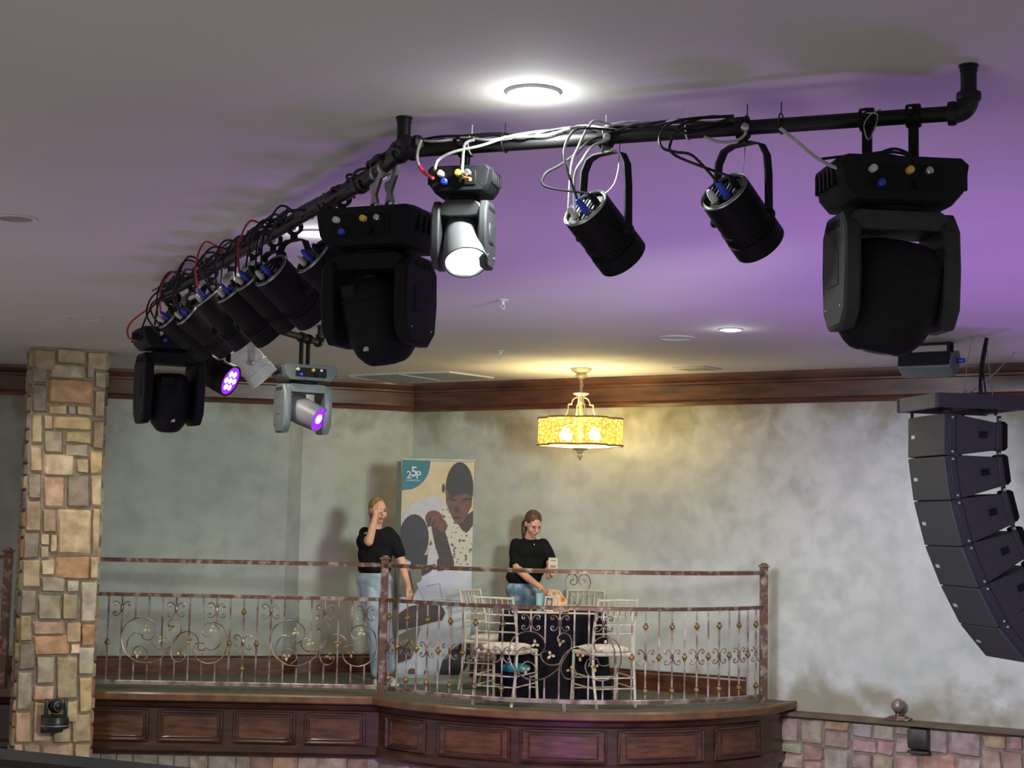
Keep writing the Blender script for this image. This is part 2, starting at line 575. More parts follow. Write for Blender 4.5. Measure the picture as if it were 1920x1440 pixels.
for x0, x1 in ((742, 812), (838, 968), (990, 1146), (1170, 1325), (1348, 1432)):
    panel(map_arc, px2arc(x0), px2arc(x1), -.415, -.165)

# stone helper
def add_stone(b, lay, quad, MP, h, color, m=M_stone, seed=0):
    N = 5
    q = [Vector((p[0], p[1])) for p in quad]
    rnd = random.Random(seed)
    dx, dz = rnd.random() * 50, rnd.random() * 50
    tilt = (rnd.uniform(-.25, .25), rnd.uniform(-.25, .25))
    v, f = [], []
    ts = [0, .07, .3, .5, .7, .93, 1]
    K = len(ts)
    cn = (q[0] + q[1] + q[2] + q[3]) / 4
    for j, tv in enumerate(ts):
        for i, tu in enumerate(ts):
            p = (q[0] * (1 - tu) + q[1] * tu) * (1 - tv) + (q[3] * (1 - tu) + q[2] * tu) * tv
            eu, ev = min(tu, 1 - tu), min(tv, 1 - tv)
            e = min(1, min(eu, ev) / .07)
            n_ = noise.noise(Vector((p.x * 9 + dx, p.y * 9 + dz, 0)))
            n2 = noise.noise(Vector((p.x * 25 + dz, p.y * 25 + dx, 3)))
            out = h * (.55 * e + .0) + (h * (.45 + .35 * n_ + .22 * n2 + tilt[0] * (tu - .5) + tilt[1] * (tv - .5)) * e)
            jit = Vector((n2, n_)) * .006
            corner = (eu < .01) and (ev < .01)
            pp = p + jit * 1.0 + ((cn - p).normalized() * .008 if corner else Vector((0, 0)))
            v.append(MP(pp.x, pp.y, out))
    for j in range(K - 1):
        for i in range(K - 1):
            f.append([j * K + i, j * K + i + 1, (j + 1) * K + i + 1, (j + 1) * K + i])
    base = [MP(*(q[k]), -.01) for k in range(4)]
    fs = b.add(v, f, m)
    ring = [i for i in range(K)] + [j * K + K - 1 for j in range(1, K)] + [(K - 1) * K + i for i in range(K - 2, -1, -1)] + [j * K for j in range(K - 2, 0, -1)]
    vr = [v[i] for i in ring]
    bk = []
    for p_ in ring:
        j, i = divmod(p_, K)
        tu, tv = ts[i], ts[j]
        p = (q[0] * (1 - tu) + q[1] * tu) * (1 - tv) + (q[3] * (1 - tu) + q[2] * tu) * tv
        bk.append(MP(p.x, p.y, -.012))
    n = len(ring)
    fs += b.add(vr + bk, [[i, n + i, n + (i + 1) % n, (i + 1) % n] for i in range(n)], m)
    for fc in fs:
        for lp in fc.loops:
            lp[lay] = (*color, 1)
TONES = [(.42, .30, .18), (.46, .36, .23), (.34, .27, .19), (.50, .42, .29), (.28, .24, .19), (.44, .24, .13), (.22, .19, .16), (.52, .40, .22), (.38, .33, .25)]
def ashlar(x0, z0, x1, z1, w, h, rnd, out):
    W_, H_ = x1 - x0, z1 - z0
    if W_ > w * 1.5 or (W_ > H_ * 1.6 and W_ > w * .9):
        t = x0 + W_ * rnd.uniform(.35, .65)
        ashlar(x0, z0, t, z1, w, h, rnd, out)
        ashlar(t, z0, x1, z1, w, h, rnd, out)
    elif H_ > h * 1.35:
        t = z0 + H_ * rnd.uniform(.35, .65)
        ashlar(x0, z0, x1, t, w, h, rnd, out)
        ashlar(x0, t, x1, z1, w, h, rnd, out)
    else:
        out.append((x0, z0, x1, z1))
def quadof(r, g=.006):
    x0, z0, x1, z1 = r
    return [(x0 + g, z0 + g), (x1 - g, z0 + g), (x1 - g, z1 - g), (x0 + g, z1 - g)]

# stone column: front face towards the camera, left flank just visible
cA = math.radians(21)
cW, cD = .63, .5
pc = atZ(62, 650, CEIL)
cU = Vector((math.cos(cA), math.sin(cA), 0))
cN = Vector((math.sin(cA), -math.cos(cA), 0))
def MPcol(u, z, o):
    return pc + cU * u + Vector((0, 0, z)) + cN * o
def MPside(u, z, o):      # flank: u runs from back to front
    return pc - cN * (cD - u) + Vector((0, 0, z)) - cU * o
def MPside2(u, z, o):
    return pc + cU * cW - cN * u + Vector((0, 0, z)) + cU * o
b = B()
lay = b.bm.loops.layers.float_color.new('Col')
cc = pc + cU * cW / 2 - cN * cD / 2
b.box((0, 0, 0), (cW - .01, cD - .01, CEIL), M_mortar, Matrix.Translation((cc.x, cc.y, CEIL / 2)) @ Matrix.Rotation(cA, 4, 'Z'))
T = dict(t=(.48, .36, .22), g=(.24, .21, .17), d=(.13, .115, .10), r=(.45, .22, .10), y=(.55, .40, .19), c=(.62, .50, .36), b=(.30, .21, .14), p=(.56, .35, .25), w=(.40, .37, .31), o=(.34, .27, .16), G=(.33, .29, .22))
ST = """107 55 178 130 b;178 52 275 102 b;275 55 345 118 b;105 118 150 168 g;155 104 275 148 G;277 102 300 148 g;302 120 345 178 G;105 170 150 264 g;152 148 299 235 r;301 180 340 276 t;153 237 215 268 t;217 237 242 268 g;244 237 298 268 t;170 270 297 319 y;103 267 136 370 t;138 270 168 318 t;140 320 203 396 G;206 321 294 361 y;297 280 340 380 b;205 363 284 406 w;96 373 136 462 t;140 398 240 470 c;286 382 341 460 y;243 408 284 460 t;140 472 210 576 p;93 464 132 548 g;213 463 290 572 d;292 462 331 568 t;85 550 136 652 b;138 578 182 655 b;184 576 296 727 t;298 570 327 727 t;80 654 130 740 d;132 657 160 695 c;162 657 184 720 c;132 697 160 738 t;76 742 132 835 t;134 740 177 792 c;179 729 289 803 r;291 729 318 805 t;134 795 213 846 g;215 806 256 846 w;258 808 318 946 w;70 838 122 918 g;125 850 200 936 G;202 848 254 936 o;65 920 108 1006 t;110 938 211 981 p;213 940 262 1008 t;264 946 312 1021 r;110 983 226 1047 r;228 1010 262 1047 c;64 1008 118 1094 d;120 1050 180 1142 G;182 1049 252 1192 o;254 1023 305 1116 w;60 1097 110 1224 w;112 1144 180 1192 p;256 1118 300 1236 y;174 1194 254 1264 t;112 1194 172 1328 t;57 1226 108 1326 p;174 1266 232 1328 t;234 1238 296 1330 t;54 1328 85 1405 p;87 1330 136 1405 t;138 1330 240 1405 p;242 1332 290 1405 t;54 1408 120 1480 r;122 1408 200 1480 t;202 1408 290 1480 t"""
for k, s in enumerate(ST.split(';')):
    x0, y0, x1, y1, c = s.split()
    x0, y0, x1, y1 = float(x0), float(y0), float(x1), float(y1)
    def uz(x, y):
        xl = 105 + (52 - 105) * (y - 55) / 1345
        u = (x - xl) / 240 * cW
        z = -(y - 50) * .57 / 2900 * 13.45
        return (max(0, min(cW, u)), z)
    rj = random.Random(k)
    j = lambda: rj.uniform(-.006, .006)
    q = [uz(x0, y1), uz(x1, y1), uz(x1, y0), uz(x0, y0)]
    q = [(a + j() + (.004 if i in (0, 3) else -.004), z + j() + (.004 if i < 2 else -.004)) for i, (a, z) in enumerate(q)]
    col = T[c]
    v = rj.uniform(1.22, 1.50)
    col = tuple(a * .66 + m_ * .34 for a, m_ in zip(col, (.46, .37, .26)))
    add_stone(b, lay, q, MPcol, .034, tuple(min(1, a * v) for a in col), seed=k)
rs = random.Random(5)
for MP in (MPside, MPside2):
    lst = []
    ashlar(0, -3.7, cD, 0, .2, .16, rs, lst)
    for k, r in enumerate(lst):
        c = rs.choice(TONES)
        add_stone(b, lay, quadof(r), MP, .02, tuple(x * rs.uniform(.7, 1) for x in c), seed=100 + k)
struct(b.build('column', sharp=50), 'square column faced with mixed tan, grey and rust field stones', 'column')

# wall under the ledge, right
led_x0 = 2.5
wd = Vector((1, -.59, 0)).normalized()
wn = Vector((-.59, -1, 0)).normalized()
wo = Vector((led_x0, wall_right_Y(led_x0), 0))
LZ = FL - .085
b = B()
b.box((0, 0, 0), (7.6, .05, LZ - .05), M_mortar, Matrix.Translation(wo + wd * 3.8 + wn * .025 + Vector((0, 0, (LZ - .05) / 2))) @ Matrix.Rotation(math.atan2(wd.y, wd.x), 4, 'Z'))
lay = b.bm.loops.layers.float_color.new('Col')
lst = []
ashlar(0, LZ - .95, 2.6, LZ - .045, .36, .17, random.Random(11), lst)
ashlar(2.6, LZ - .95, 7.4, LZ - .045, .36, .17, random.Random(12), lst)
ashlar(0, LZ - 2.2, 7.4, LZ - .95, .42, .20, random.Random(13), lst)
PT = [(.58, .42, .35), (.60, .46, .38), (.52, .40, .34), (.64, .49, .38), (.44, .27, .22), (.50, .43, .37), (.62, .38, .24), (.58, .44, .40)]
rs = random.Random(3)
for k, r in enumerate(lst):
    if 1.02 < (r[0] + r[2]) / 2 < 1.22 and r[3] > LZ - .3:
        pass
    c = rs.choice(PT)
    jq = [(x + rs.uniform(-.012, .012), z + rs.uniform(-.010, .010)) for x, z in quadof(r, .007)]
    add_stone(b, lay, jq, lambda u, z, o: wo + wd * u + wn * (.05 + o) + Vector((0, 0, z)), .028, tuple((x * .6 + m_ * .4) * rs.uniform(.85, 1.1) for x, m_ in zip(c, (.54, .42, .37))), seed=300 + k)
struct(b.build('wall_stone', sharp=50), 'pinkish field stone wall under the ledge at the right')
b = B()
b.sweep([(0, -.045), (.10, -.045), (.12, -.035), (.16, -.03), (.16, 0), (.14, .004), (0, .004)], [wo - wd * .12 + Vector((0, 0, LZ)), wo + wd * 7.6 + Vector((0, 0, LZ))], M_ledge)
struct(b.build('trim_3', sharp=25), 'brown wood ledge capping the stone wall at the right', 'ledge')
# stone below the balcony front
b = B()
lay = b.bm.loops.layers.float_color.new('Col')
b.sweep([(0, -3.0), (.0, -.53), (-.08, -.53), (-.08, -3.0)], [(x, y + .06, FL) for x, y in fr], M_mortar)
rs = random.Random(8)
lst = []
ashlar(-6.4, -.85, -1.2, -.54, .3, .16, rs, lst)
ashlar(-6.4, -1.9, -1.2, -.85, .34, .18, rs, lst)
for k, r in enumerate(lst):
    add_stone(b, lay, quadof(r), lambda u, z, o: Vector((u, 13.90 - o, FL + z)), .02, tuple(x * .8 for x in rs.choice(PT)), seed=500 + k)
lst = []
ashlar(-.85, -.85, .9, -.54, .14, .16, rs, lst)
ashlar(-.85, -1.9, .9, -.85, .15, .18, rs, lst)
for k, r in enumerate(lst):
    add_stone(b, lay, quadof(r, .004), lambda u, z, o: map_arc(u, z, o, RF - .06), .02, tuple(x * .8 for x in rs.choice(PT)), seed=600 + k)
struct(b.build('wall_under_balcony', sharp=50), 'brown stone wall below the wooden balcony front')

# ceiling fittings
def ceil_disc(name, px, py, R, lit, label, cat, grp=None, lens=None):
    p = atZ(px, py, CEIL)
    r_ = empty(name, p)
    b = B()
    b.lathe([(R, 0), (R, -.004), (R * .93, -.010), (R * .80, -.008), (R * .78, 0)], M_ceil if not lit else M_white, 36, cap=False)
    b.build('trim_ring', r_)
    b = B()
    if lit:
        b.lathe([(R * .78, -.004), (R * .66, -.012), (R * .4, -.017), (.002, -.019)], M_lampD, 32, cap=True)
        b.build('lens', r_, label='glowing lens')
    else:
        b.lathe([(R * .80, -.002), (R * .6, -.001), (.002, -.001)], M_vent if lens is None else lens, 32)
        b.build('lens' if lens is None else 'speaker_grille', r_)
    return tag(r_, label, cat, grp)
ceil_disc('downlight', 1000, 172, .095, True, 'bright recessed ceiling downlight above the near lighting pipe', 'ceiling light', 'lit recessed downlights')
ceil_disc('downlight', 590, 436, .095, True, 'lit recessed downlight glaring through the cables on the receding pipe', 'ceiling light', 'lit recessed downlights')
ceil_disc('downlight', 1370, 617, .09, True, 'small lit recessed downlight right of the chandelier, far from the pipe', 'ceiling light', 'lit recessed downlights')
ceil_disc('downlight', 30, 409, .105, False, 'unlit recessed downlight ring at the left edge of the ceiling', 'ceiling light')
ceil_disc('ceiling_speaker', 157, 596, .145, False, 'flush round ceiling speaker near the top of the stone column', 'speaker', None, M_ceil)
ceil_disc('ceiling_speaker', 1268, 633, .15, False, 'flush round ceiling speaker left of the small far downlight', 'speaker', None, M_white)
def sprinkler(px, py, label):
    p = atZ(px, py, CEIL)
    r_ = empty('sprinkler', p)
    b = B()
    b.lathe([(.035, 0), (.033, -.006), (.012, -.01), (.012, -.03), (.006, -.035)], M_white, 16)
    b.build('escutcheon', r_)
    b = B()
    b.tube([(.01, 0, -.03), (.012, 0, -.05), (0, 0, -.06), (-.012, 0, -.05), (-.01, 0, -.03)], .0025, M_white)
    b.lathe([(.018, -.06), (.018, -.063), (.002, -.063)], M_white, 14)
    b.build('deflector', r_)
    tag(r_, label, 'sprinkler', 'ceiling sprinklers')
sprinkler(943, 562, 'small white sprinkler head in the middle of the purple-lit ceiling')
sprinkler(938, 657, 'small white sprinkler head above the crown moulding left of the chandelier')
def grille(quads, name, label):
    r_ = empty(name, quads[0][0])
    for q in quads:
        b = B()
        n = 14
        a, c, d, e = q
        b.add([p + Vector((0, 0, -.004)) for p in q], [[0, 1, 2, 3]], M_vent)
        for i in range(n):
            t = (i + .3) / n
            t2 = (i + .75) / n
            p1, p2 = a.lerp(e, t), c.lerp(d, t)
            p3, p4 = a.lerp(e, t2), c.lerp(d, t2)
            b.add([p1 + Vector((0, 0, -.005)), p2 + Vector((0, 0, -.005)), p4 + Vector((0, 0, -.016)), p3 + Vector((0, 0, -.016))], [[0, 1, 2, 3]], M_vent)
        wbuild(b, 'louvre_panel', r_)
        b = B()
        b.tube([p + Vector((0, 0, -.006)) for p in q], .012, M_ceil, 4, closed=True)
        wbuild(b, 'frame', r_)
    tag(r_, label, 'vent')
Z = CEIL
grille([[atZ(655, 703, Z), atZ(745, 699, Z), atZ(822, 711, Z), atZ(735, 716, Z)], [atZ(748, 698.5, Z), atZ(842, 696, Z), atZ(925, 707, Z), atZ(830, 710.5, Z)]], 'return_air_grille', 'large two-panel return air grille in the ceiling above the banner corner')
grille([[atZ(1262, 688.5, Z), atZ(1320, 686, Z), atZ(1352, 691, Z), atZ(1293, 693, Z)]], 'air_vent', 'small dark slotted air vent in the ceiling right of the chandelier')

# ------------------------------------------------------------------ railings
ZT, ZM, ZB = 1.15, .845, .075
def rail_map_line(s, z, o=0):
    return Vector((s, 13.9 - o, FL + z))
def rail_map_arc(s, z, o=0, R=2.152):
    a = -math.pi / 2 + s / R
    return Vector((AC.x + (R + o) * math.cos(a), AC.y + (R + o) * math.sin(a), FL + z))
def knuckle(b, MP, s, z, m=M_gold):
    X = Matrix.Translation(MP(s, z))
    b.lathe([(.009, -.035), (.014, -.03), (.011, -.022), (.024, -.008), (.024, .006), (.011, .020), (.014, .028), (.009, .034)], m, 10, X)
def scrollx(MP, s, z, parent, sx=1.):
    b = B()
    for sg in (-1, 1):
        c = [(.045, .030), (.058, .044), (.075, .042), (.082, .056), (.068, .068), (.042, .060), (.016, .036), (.004, 0), (.016, -.036), (.042, -.060), (.068, -.068), (.082, -.056), (.075, -.042), (.058, -.044), (.045, -.030)]
        c = [(.062, .040), (.050, .047), (.052, .062), (.068, .064), (.080, .050), (.070, .030), (.040, .028), (.018, .018), (.005, 0), (.018, -.018), (.040, -.028), (.070, -.030), (.080, -.050), (.068, -.064), (.052, -.062), (.050, -.047), (.062, -.040)]
        c = [(.052, .044), (.044, .052), (.050, .062), (.066, .060), (.074, .046), (.064, .030), (.040, .030), (.018, .030), (.005, 0), (.018, -.030), (.040, -.030), (.064, -.030), (.074, -.046), (.066, -.060), (.050, -.062), (.044, -.052), (.052, -.044)]
        # opening outwards: two hooks joined at the middle
        h = [(.060, .036), (.050, .030), (.046, .042), (.058, .054), (.076, .046), (.078, .026), (.056, .014)]
        top = [(.058, .044), (.052, .034), (.062, .026), (.074, .034), (.074, .052), (.056, .064), (.032, .056), (.014, .034), (.004, 0)]
        pts = top + [(x, -y) for x, y in top[-2::-1]]
        pts = crv([(sg * x * sx, y, 0) for x, y in pts], 3)
        b.tube([MP(s + p.x, z + p.y, .004) for p in pts], .0055, M_iron, 5)
    X = Matrix.Translation(MP(s, z))
    b.lathe([(.009, -.03), (.015, -.01), (.015, .01), (.009, .03)], M_irond, 8, X)
    return b.build('scroll', parent)
MOT = {
 'A': [(515, 640), (455, 730), (370, 780), (280, 778), (225, 725), (222, 655), (258, 605), (300, 612)],
 'B': [(372, 780), (300, 780), (215, 730), (182, 640), (202, 560), (262, 518), (330, 515), (382, 552), (390, 602), (360, 642), (322, 640), (306, 612)],
 'C': [(515, 640), (470, 690), (410, 695), (372, 662), (375, 628), (405, 618)],
 'D': [(300, 782), (345, 742), (330, 700), (292, 682), (258, 705), (262, 738), (285, 742)],
 'E': [(515, 640), (543, 585), (532, 532), (492, 515), (462, 540), (475, 572), (495, 566)],
 'F': [(470, 700), (500, 640), (545, 600), (592, 590), (638, 618), (650, 665), (640, 700)],
 'G': [(490, 660), (484, 720), (505, 765), (545, 772), (572, 745), (560, 718)],
 'H': [(690, 658), (640, 660), (622, 705), (650, 758), (715, 780), (785, 755), (822, 690), (825, 620), (800, 560), (745, 532), (690, 545), (670, 580), (690, 615), (722, 608)],
 'I': [(690, 658), (705, 690), (742, 695), (780, 665), (788, 615), (770, 565), (745, 540)],
}
PET = [(335, 580), (480, 565), (425, 642), (592, 645), (285, 730), (540, 720), (735, 575), (675, 705)]
def motif_span(d, sc_):
    x = 505 + d / sc_
    ys = []
    for pts in MOT.values():
        c = crv([(a, y, 0) for a, y in pts], 8)
        for p, q in zip(c, c[1:]):
            if (p.x - x) * (q.x - x) <= 0 and abs(p.x - q.x) > 1e-6:
                ys.append(p.y + (q.y - p.y) * (x - p.x) / (q.x - p.x))
    return (min(ys), max(ys)) if ys else None
def motif(MP, s0, z0, sc_, parent, flip=1):
    def q(x, y):
        return s0 + flip * (x - 505) * sc_, z0 - (y - 648) * sc_
    for k, pts in MOT.items():
        b = B()
        c = crv([(x, y, 0) for x, y in pts], 5)
        b.tube([MP(*q(p.x, p.y), .003) for p in c], .0058, M_iron, 5)
        b.build('scroll', parent)
    for i, (x, y) in enumerate(PET):
        b = B()
        s, z = q(x, y)
        rr = random.Random(i)
        a0 = rr.uniform(0, 2)
        for k in range(3):
            a = a0 + k * 2.1
            d = Vector((math.cos(a), math.sin(a)))
            nn = Vector((-d.y, d.x))
            pts = [(0, 0), (.016, .012), (.030, .010), (.040, 0), (.030, -.010), (.016, -.012)]
            v = [MP(s + d.x * u + nn.x * w, z + d.y * u + nn.y * w, .010 + (.008 if 0 < j else 0)) for j, (u, w) in enumerate(pts)]
            v2 = [MP(s + d.x * u + nn.x * w, z + d.y * u + nn.y * w, .006 + (.008 if 0 < j else 0)) for j, (u, w) in enumerate(pts)]
            n = 6
            b.add(v + v2, [list(range(n)), list(range(2 * n - 1, n - 1, -1))] + [[j, n + j, n + (j + 1) % n, (j + 1) % n] for j in range(n)], M_petal if i % 2 == 0 else M_gold)
        b.build('butterfly_leaf', parent)
def bar(MP, s0, s1, z, r, m, name, parent, n=40, hz=None, wz=None):
    b = B()
    hz, wz = hz or r, wz or r
    prof = [(-wz, -hz), (wz, -hz), (wz * 1.0, hz * .6), (wz * .6, hz), (-wz * .6, hz), (-wz, hz * .6)]
    v = []
    for i in range(n + 1):
        s = s0 + (s1 - s0) * i / n
        for o_, dz in prof:
            v.append(MP(s, z + dz, o_))
    k = len(prof)
    f = []
    for i in range(n):
        for j in range(k):
            f.append([i * k + j, i * k + (j + 1) % k, (i + 1) * k + (j + 1) % k, (i + 1) * k + j])
    f += [list(range(k - 1, -1, -1)), list(range(n * k, n * k + k))]
    b.add(v, f, m)
    return b.build(name, parent)
def baluster(MP, s, z0, z1, parent, kn=(), w=.0068):
    b = B()
    p0, p1 = MP(s, z0), MP(s, z1)
    X = Matrix.Translation((p0 + p1) / 2)
    b.box((0, 0, 0), (w * 2, w * 2, z1 - z0), M_iron, X)
    for z in kn:
        knuckle(b, MP, s, z)
    return b.build('baluster', parent)
def post(MP, s, parent, h=1.20, w=.033, z0=.0):
    b = B()
    p = MP(s, 0)
    X = Matrix.Translation((p.x, p.y, FL))
    b.box((0, 0, h / 2 + z0 / 2), (2 * w, 2 * w, h - z0), M_irond, X)
    b.box((0, 0, h + .008), (2 * w + .022, 2 * w + .022, .016), M_irond, X)
    b.lathe([(w * 1.1, h + .016), (w * .9, h + .03), (w * .3, h + .038)], M_irond, 12, X)
    b.box((0, 0, .004), (2 * w + .02, 2 * w + .02, .008), M_irond, X)
    return b.build('post', parent, bevel=.003)
# straight rail
R1 = empty('balcony_railing')
tag(R1, 'straight wrought iron balcony railing with butterfly scrolls, right of the stone column', 'railing', 'wrought iron balcony railings')
sA, sB = -3.70, -1.08
sgap = (sB - sA) / 21.3
post(rail_map_line, sA - .02, R1)
bar(rail_map_line, sA, sB, ZT, .02, M_irond, 'handrail', R1, hz=.018, wz=.028)
bar(rail_map_line, sA, sB, ZM, .015, M_irond, 'middle_rail', R1, hz=.016, wz=.014)
bar(rail_map_line, sA, sB, ZB, .015, M_iron, 'bottom_rail', R1, hz=.018, wz=.014)
ss = [sA + .03 + i * (sB - sA - .09) / 21 for i in range(22)]
def cy2z(cy):
    return (1.53) - ((1000 + cy * .3055) - 974) * 13.9 / 2900
zc = .848 - (648 - 372) * .3055 * 13.9 / 2900
scl = .3055 * 13.9 / 2900
mc = [sA + .03 + (505 - 15) * scl * 1.0, sA + .03 + (1430 - 15) * scl * .985]
for i, s in enumerate(ss):
    inm = None
    for c in mc:
        if abs(s - c) < .47:
            inm = (s - c)
    if inm is None:
        kn = {0: (.70, .21), 1: (.42,), 10: (.43,), 11: (.71, .21), 12: (.43,), 20: (.43,)}.get(i, ())
        baluster(rail_map_line, s, ZB, ZM, R1, kn)
    else:
        sp = motif_span(inm, scl)
        if sp is None:
            baluster(rail_map_line, s, ZB, ZM, R1)
        else:
            baluster(rail_map_line, s, zc - (sp[0] - 648) * scl, ZM, R1)
            baluster(rail_map_line, s, ZB, zc - (sp[1] - 648) * scl, R1)
for i in (2, 6, 9, 13, 17, 20):
    scrollx(rail_map_line, ss[i], ZM - .125, R1)
scrollx(rail_map_line, ss[11], zc + .0, R1)
for c in mc:
    motif(rail_map_line, c, zc, scl, R1)
# bowed rail
R2 = empty('balcony_railing')
tag(R2, 'bowed wrought iron balcony railing around the chairs and round table', 'railing', 'wrought iron balcony railings')
aL = px2arc(734, 2.152) * 2.152
aR = px2arc(1433, 2.152) * 2.152
post(rail_map_arc, aL - .03, R2)
post(rail_map_arc, aR + .03, R2)
bar(rail_map_arc, aL, aR, ZT, .02, M_irond, 'handrail', R2, 60, .018, .028)
bar(rail_map_arc, aL, aR, ZM, .015, M_irond, 'middle_rail', R2, 60, .016, .014)
bar(rail_map_arc, aL, aR, ZB, .015, M_iron, 'bottom_rail', R2, 60, .018, .014)
N = 31
cs = px2arc(1068, 2.152) * 2.152
sv = [aL + (aR - aL) * (i + .5) / (N + .3) for i in range(N)]
for i, s in enumerate(sv):
    d = s - cs
    if abs(d) < .50:
        sp = motif_span(d, scl)
        if sp is None:
            baluster(rail_map_arc, s, ZB, ZM, R2)
        else:
            baluster(rail_map_arc, s, zc - (sp[0] - 648) * scl, ZM, R2)
            baluster(rail_map_arc, s, ZB, zc - (sp[1] - 648) * scl, R2)
    elif i % 2 == 0:
        baluster(rail_map_arc, s, ZB, ZM, R2, (.70, .165))
        scrollx(rail_map_arc, s, zc, R2)
    else:
        baluster(rail_map_arc, s, ZB, ZM, R2, (zc,))
motif(rail_map_arc, cs, zc, scl * 1.0, R2)
for dd in (-.27, 0, .30):
    scrollx(rail_map_arc, min(sv, key=lambda q: abs(q - cs - dd)), ZM - .125, R2)
b = B()   # heart shaped scroll standing between the upper rails
for sg in (-1, 1):
    pts = [(.035, .20), (.05, .185), (.075, .195), (.082, .225), (.055, .255), (.02, .245), (0, .21)]
    pts = [(.04, .215), (.032, .20), (.05, .185), (.078, .195), (.088, .225), (.07, .255), (.035, .262), (.006, .235), (0, .20)]
    pts2 = [(.035, .225), (.06, .215), (.06, .19), (.03, .18), (.008, .205), (.012, .25), (.05, .272), (.09, .25), (.105, .20), (.085, .14), (.04, .08), (.012, .02), (.004, 0)]
    c = crv([(sg * x, y, 0) for x, y in pts2], 4)
    b.tube([rail_map_arc(cs + .10 + p.x, ZM + .015 + p.y, .0) for p in c], .0045, M_iron, 5)
b.build('heart_scroll', R2)
b = B()
b.box((0, 0, ZB / 2), (.03, .03, ZB), M_iron, Matrix.Translation(rail_map_arc(px2arc(1068, 2.152) * 2.152, 0)))
b.build('foot', R2)
# short rail left of the column
R3 = empty('balcony_railing')
tag(R3, 'short end of wrought iron balcony railing left of the stone column', 'railing', 'wrought iron balcony railings')
pL = (29 - 960) / 2900 * 13.9
post(rail_map_line, pL, R3)
bar(rail_map_line, -6.4, pL, ZT, .02, M_irond, 'handrail', R3, 4, .018, .028)
bar(rail_map_line, -6.4, pL, ZM, .015, M_irond, 'middle_rail', R3, 4, .016, .014)
bar(rail_map_line, -6.4, pL, ZB, .015, M_iron, 'bottom_rail', R3, 4, .018, .014)
for i in range(6):
    baluster(rail_map_line, pL - .10 - i * .125, ZB, ZM, R3, ((.43,), (.70, .21))[i % 2])

# ledge finial
p = wo + wd * 0
fp = atZ(1718, 1339, LZ + .004)
t = (fp - wo).dot(wd)
fp = wo + wd * t + wn * .085 + Vector((0, 0, LZ + .004 - wo.z))
fn = empty('ball_finial', fp, (0, 0, math.atan2(wd.y, wd.x)))
b = B()
b.box((0, 0, .010), (.20, .13, .020), M_irond)
b.box((0, 0, .027), (.14, .095, .014), M_irond)
b.build('plinth', fn, bevel=.004)
b = B()
b.lathe([(.034, .034), (.028, .045), (.026, .060), (.034, .068)], M_irond, 20)
b.build('neck', fn)
b = B()
b.ell((0, 0, .122), (.060, .060, .060), mat('pewter_ball', (.34, .27, .25), .38, metal=.5, color2=(.2, .14, .13), scale=12), seg=28, rings=18)
b.build('ball', fn)
tag(fn, 'pewter coloured ball finial standing on the wood ledge at the right', 'finial')
cb = atZ(1722, 1400, LZ - .2)
t = (cb - wo).dot(wd)
cb = wo + wd * t + wn * .05 + Vector((0, 0, LZ - .05 - wo.z))
cbe = empty('corbel', cb, (0, 0, math.atan2(wd.y, wd.x)))
M_corb = mat('dark_corbel', (.075, .07, .055), .55, color2=(.035, .03, .028), scale=10)
b = B()
b.prism([(-.02, 0), (-.13, 0), (-.135, -.05), (-.125, -.12), (-.10, -.17), (-.02, -.185)], -.085, .085, M_corb, axis='x', inset=.04)
b.build('body', cbe, bevel=.006)
b = B()
b.box((0, -.06, -.195), (.18, .10, .018), M_corb)
b.build('foot_moulding', cbe, bevel=.004)
tag(cbe, 'dark rounded corbel under the ledge below the ball finial', 'corbel')

# near dark ledge at the bottom left
b = B()
p0, p1 = atY(-60, 1404, 3.0), atY(420, 1452, 3.15)
d = (p1 - p0).normalized()
bb = [p0 - d * 1.5, p1 + d * 3.2]
b.sweep([(-.06, -.10), (.05, -.10), (.06, -.05), (.06, -.018), (.048, -.006), (-.05, -.0), (-.06, -.02)], bb, mat('near_ledge_paint', (.02, .02, .017), .35, color2=(.035, .035, .028), scale=10))
tag(b.build('ledge_rail', sharp=20), 'blurred black ledge crossing the bottom left corner in the foreground', 'ledge')

# ------------------------------------------------------------------ lighting pipe
ctop = atZ(1816, 122, CEIL)
PA = ctop - Vector((0, 0, .150))
btop = atZ(758, 220, CEIL)
PB = btop - Vector((0, 0, .125))
def onpipe(px, py, d=.13):
    return atZ(px, py, CEIL - d)
PM1 = onpipe(682, 345)
PM2 = onpipe(612, 382)
PC = onpipe(308, 556)
PD = onpipe(601, 643)
dtop = Vector((PD.x, PD.y, CEIL))
pipe = empty('lighting_pipe', (PA.x, PA.y, CEIL))
tag(pipe, 'black steel pipe frame hung from the ceiling carrying the stage lights and cables', 'pipe')
PR = .0245
def pseg(a, c, r=PR):
    b = B()
    b.tube([a, c], r, M_pipe, 16)
    wbuild(b, 'pipe', pipe)
def fitting(a, k, c, r=.032, L=.05):
    """elbow fitting around corner k between a and c"""
    b = B()
    d1, d2 = (a - k).normalized(), (c - k).normalized()
    pts = [k + d1 * L + Vector((0, 0, 0))]
    for i in range(9):
        t = i / 8
        pts.append((k + d1 * L) * (1 - t) ** 2 + k * 2 * t * (1 - t) + (k + d2 * L) * t * t)
    b.tube(pts, r, M_pipe, 16)
    for d in (d1, d2):
        b.lathe([(r * 1.15, -.012), (r * 1.2, 0), (r * 1.15, .012)], M_pipe, 18, Matrix.Translation(k + d * L) @ zto(d))
    wbuild(b, 'elbow', pipe)
pseg(PA - (PA - PB).normalized() * .03, PB)
pseg(PB, PM1)
pseg(PM1, PM2)
pseg(PM2, PC)
pseg(PC, PD)
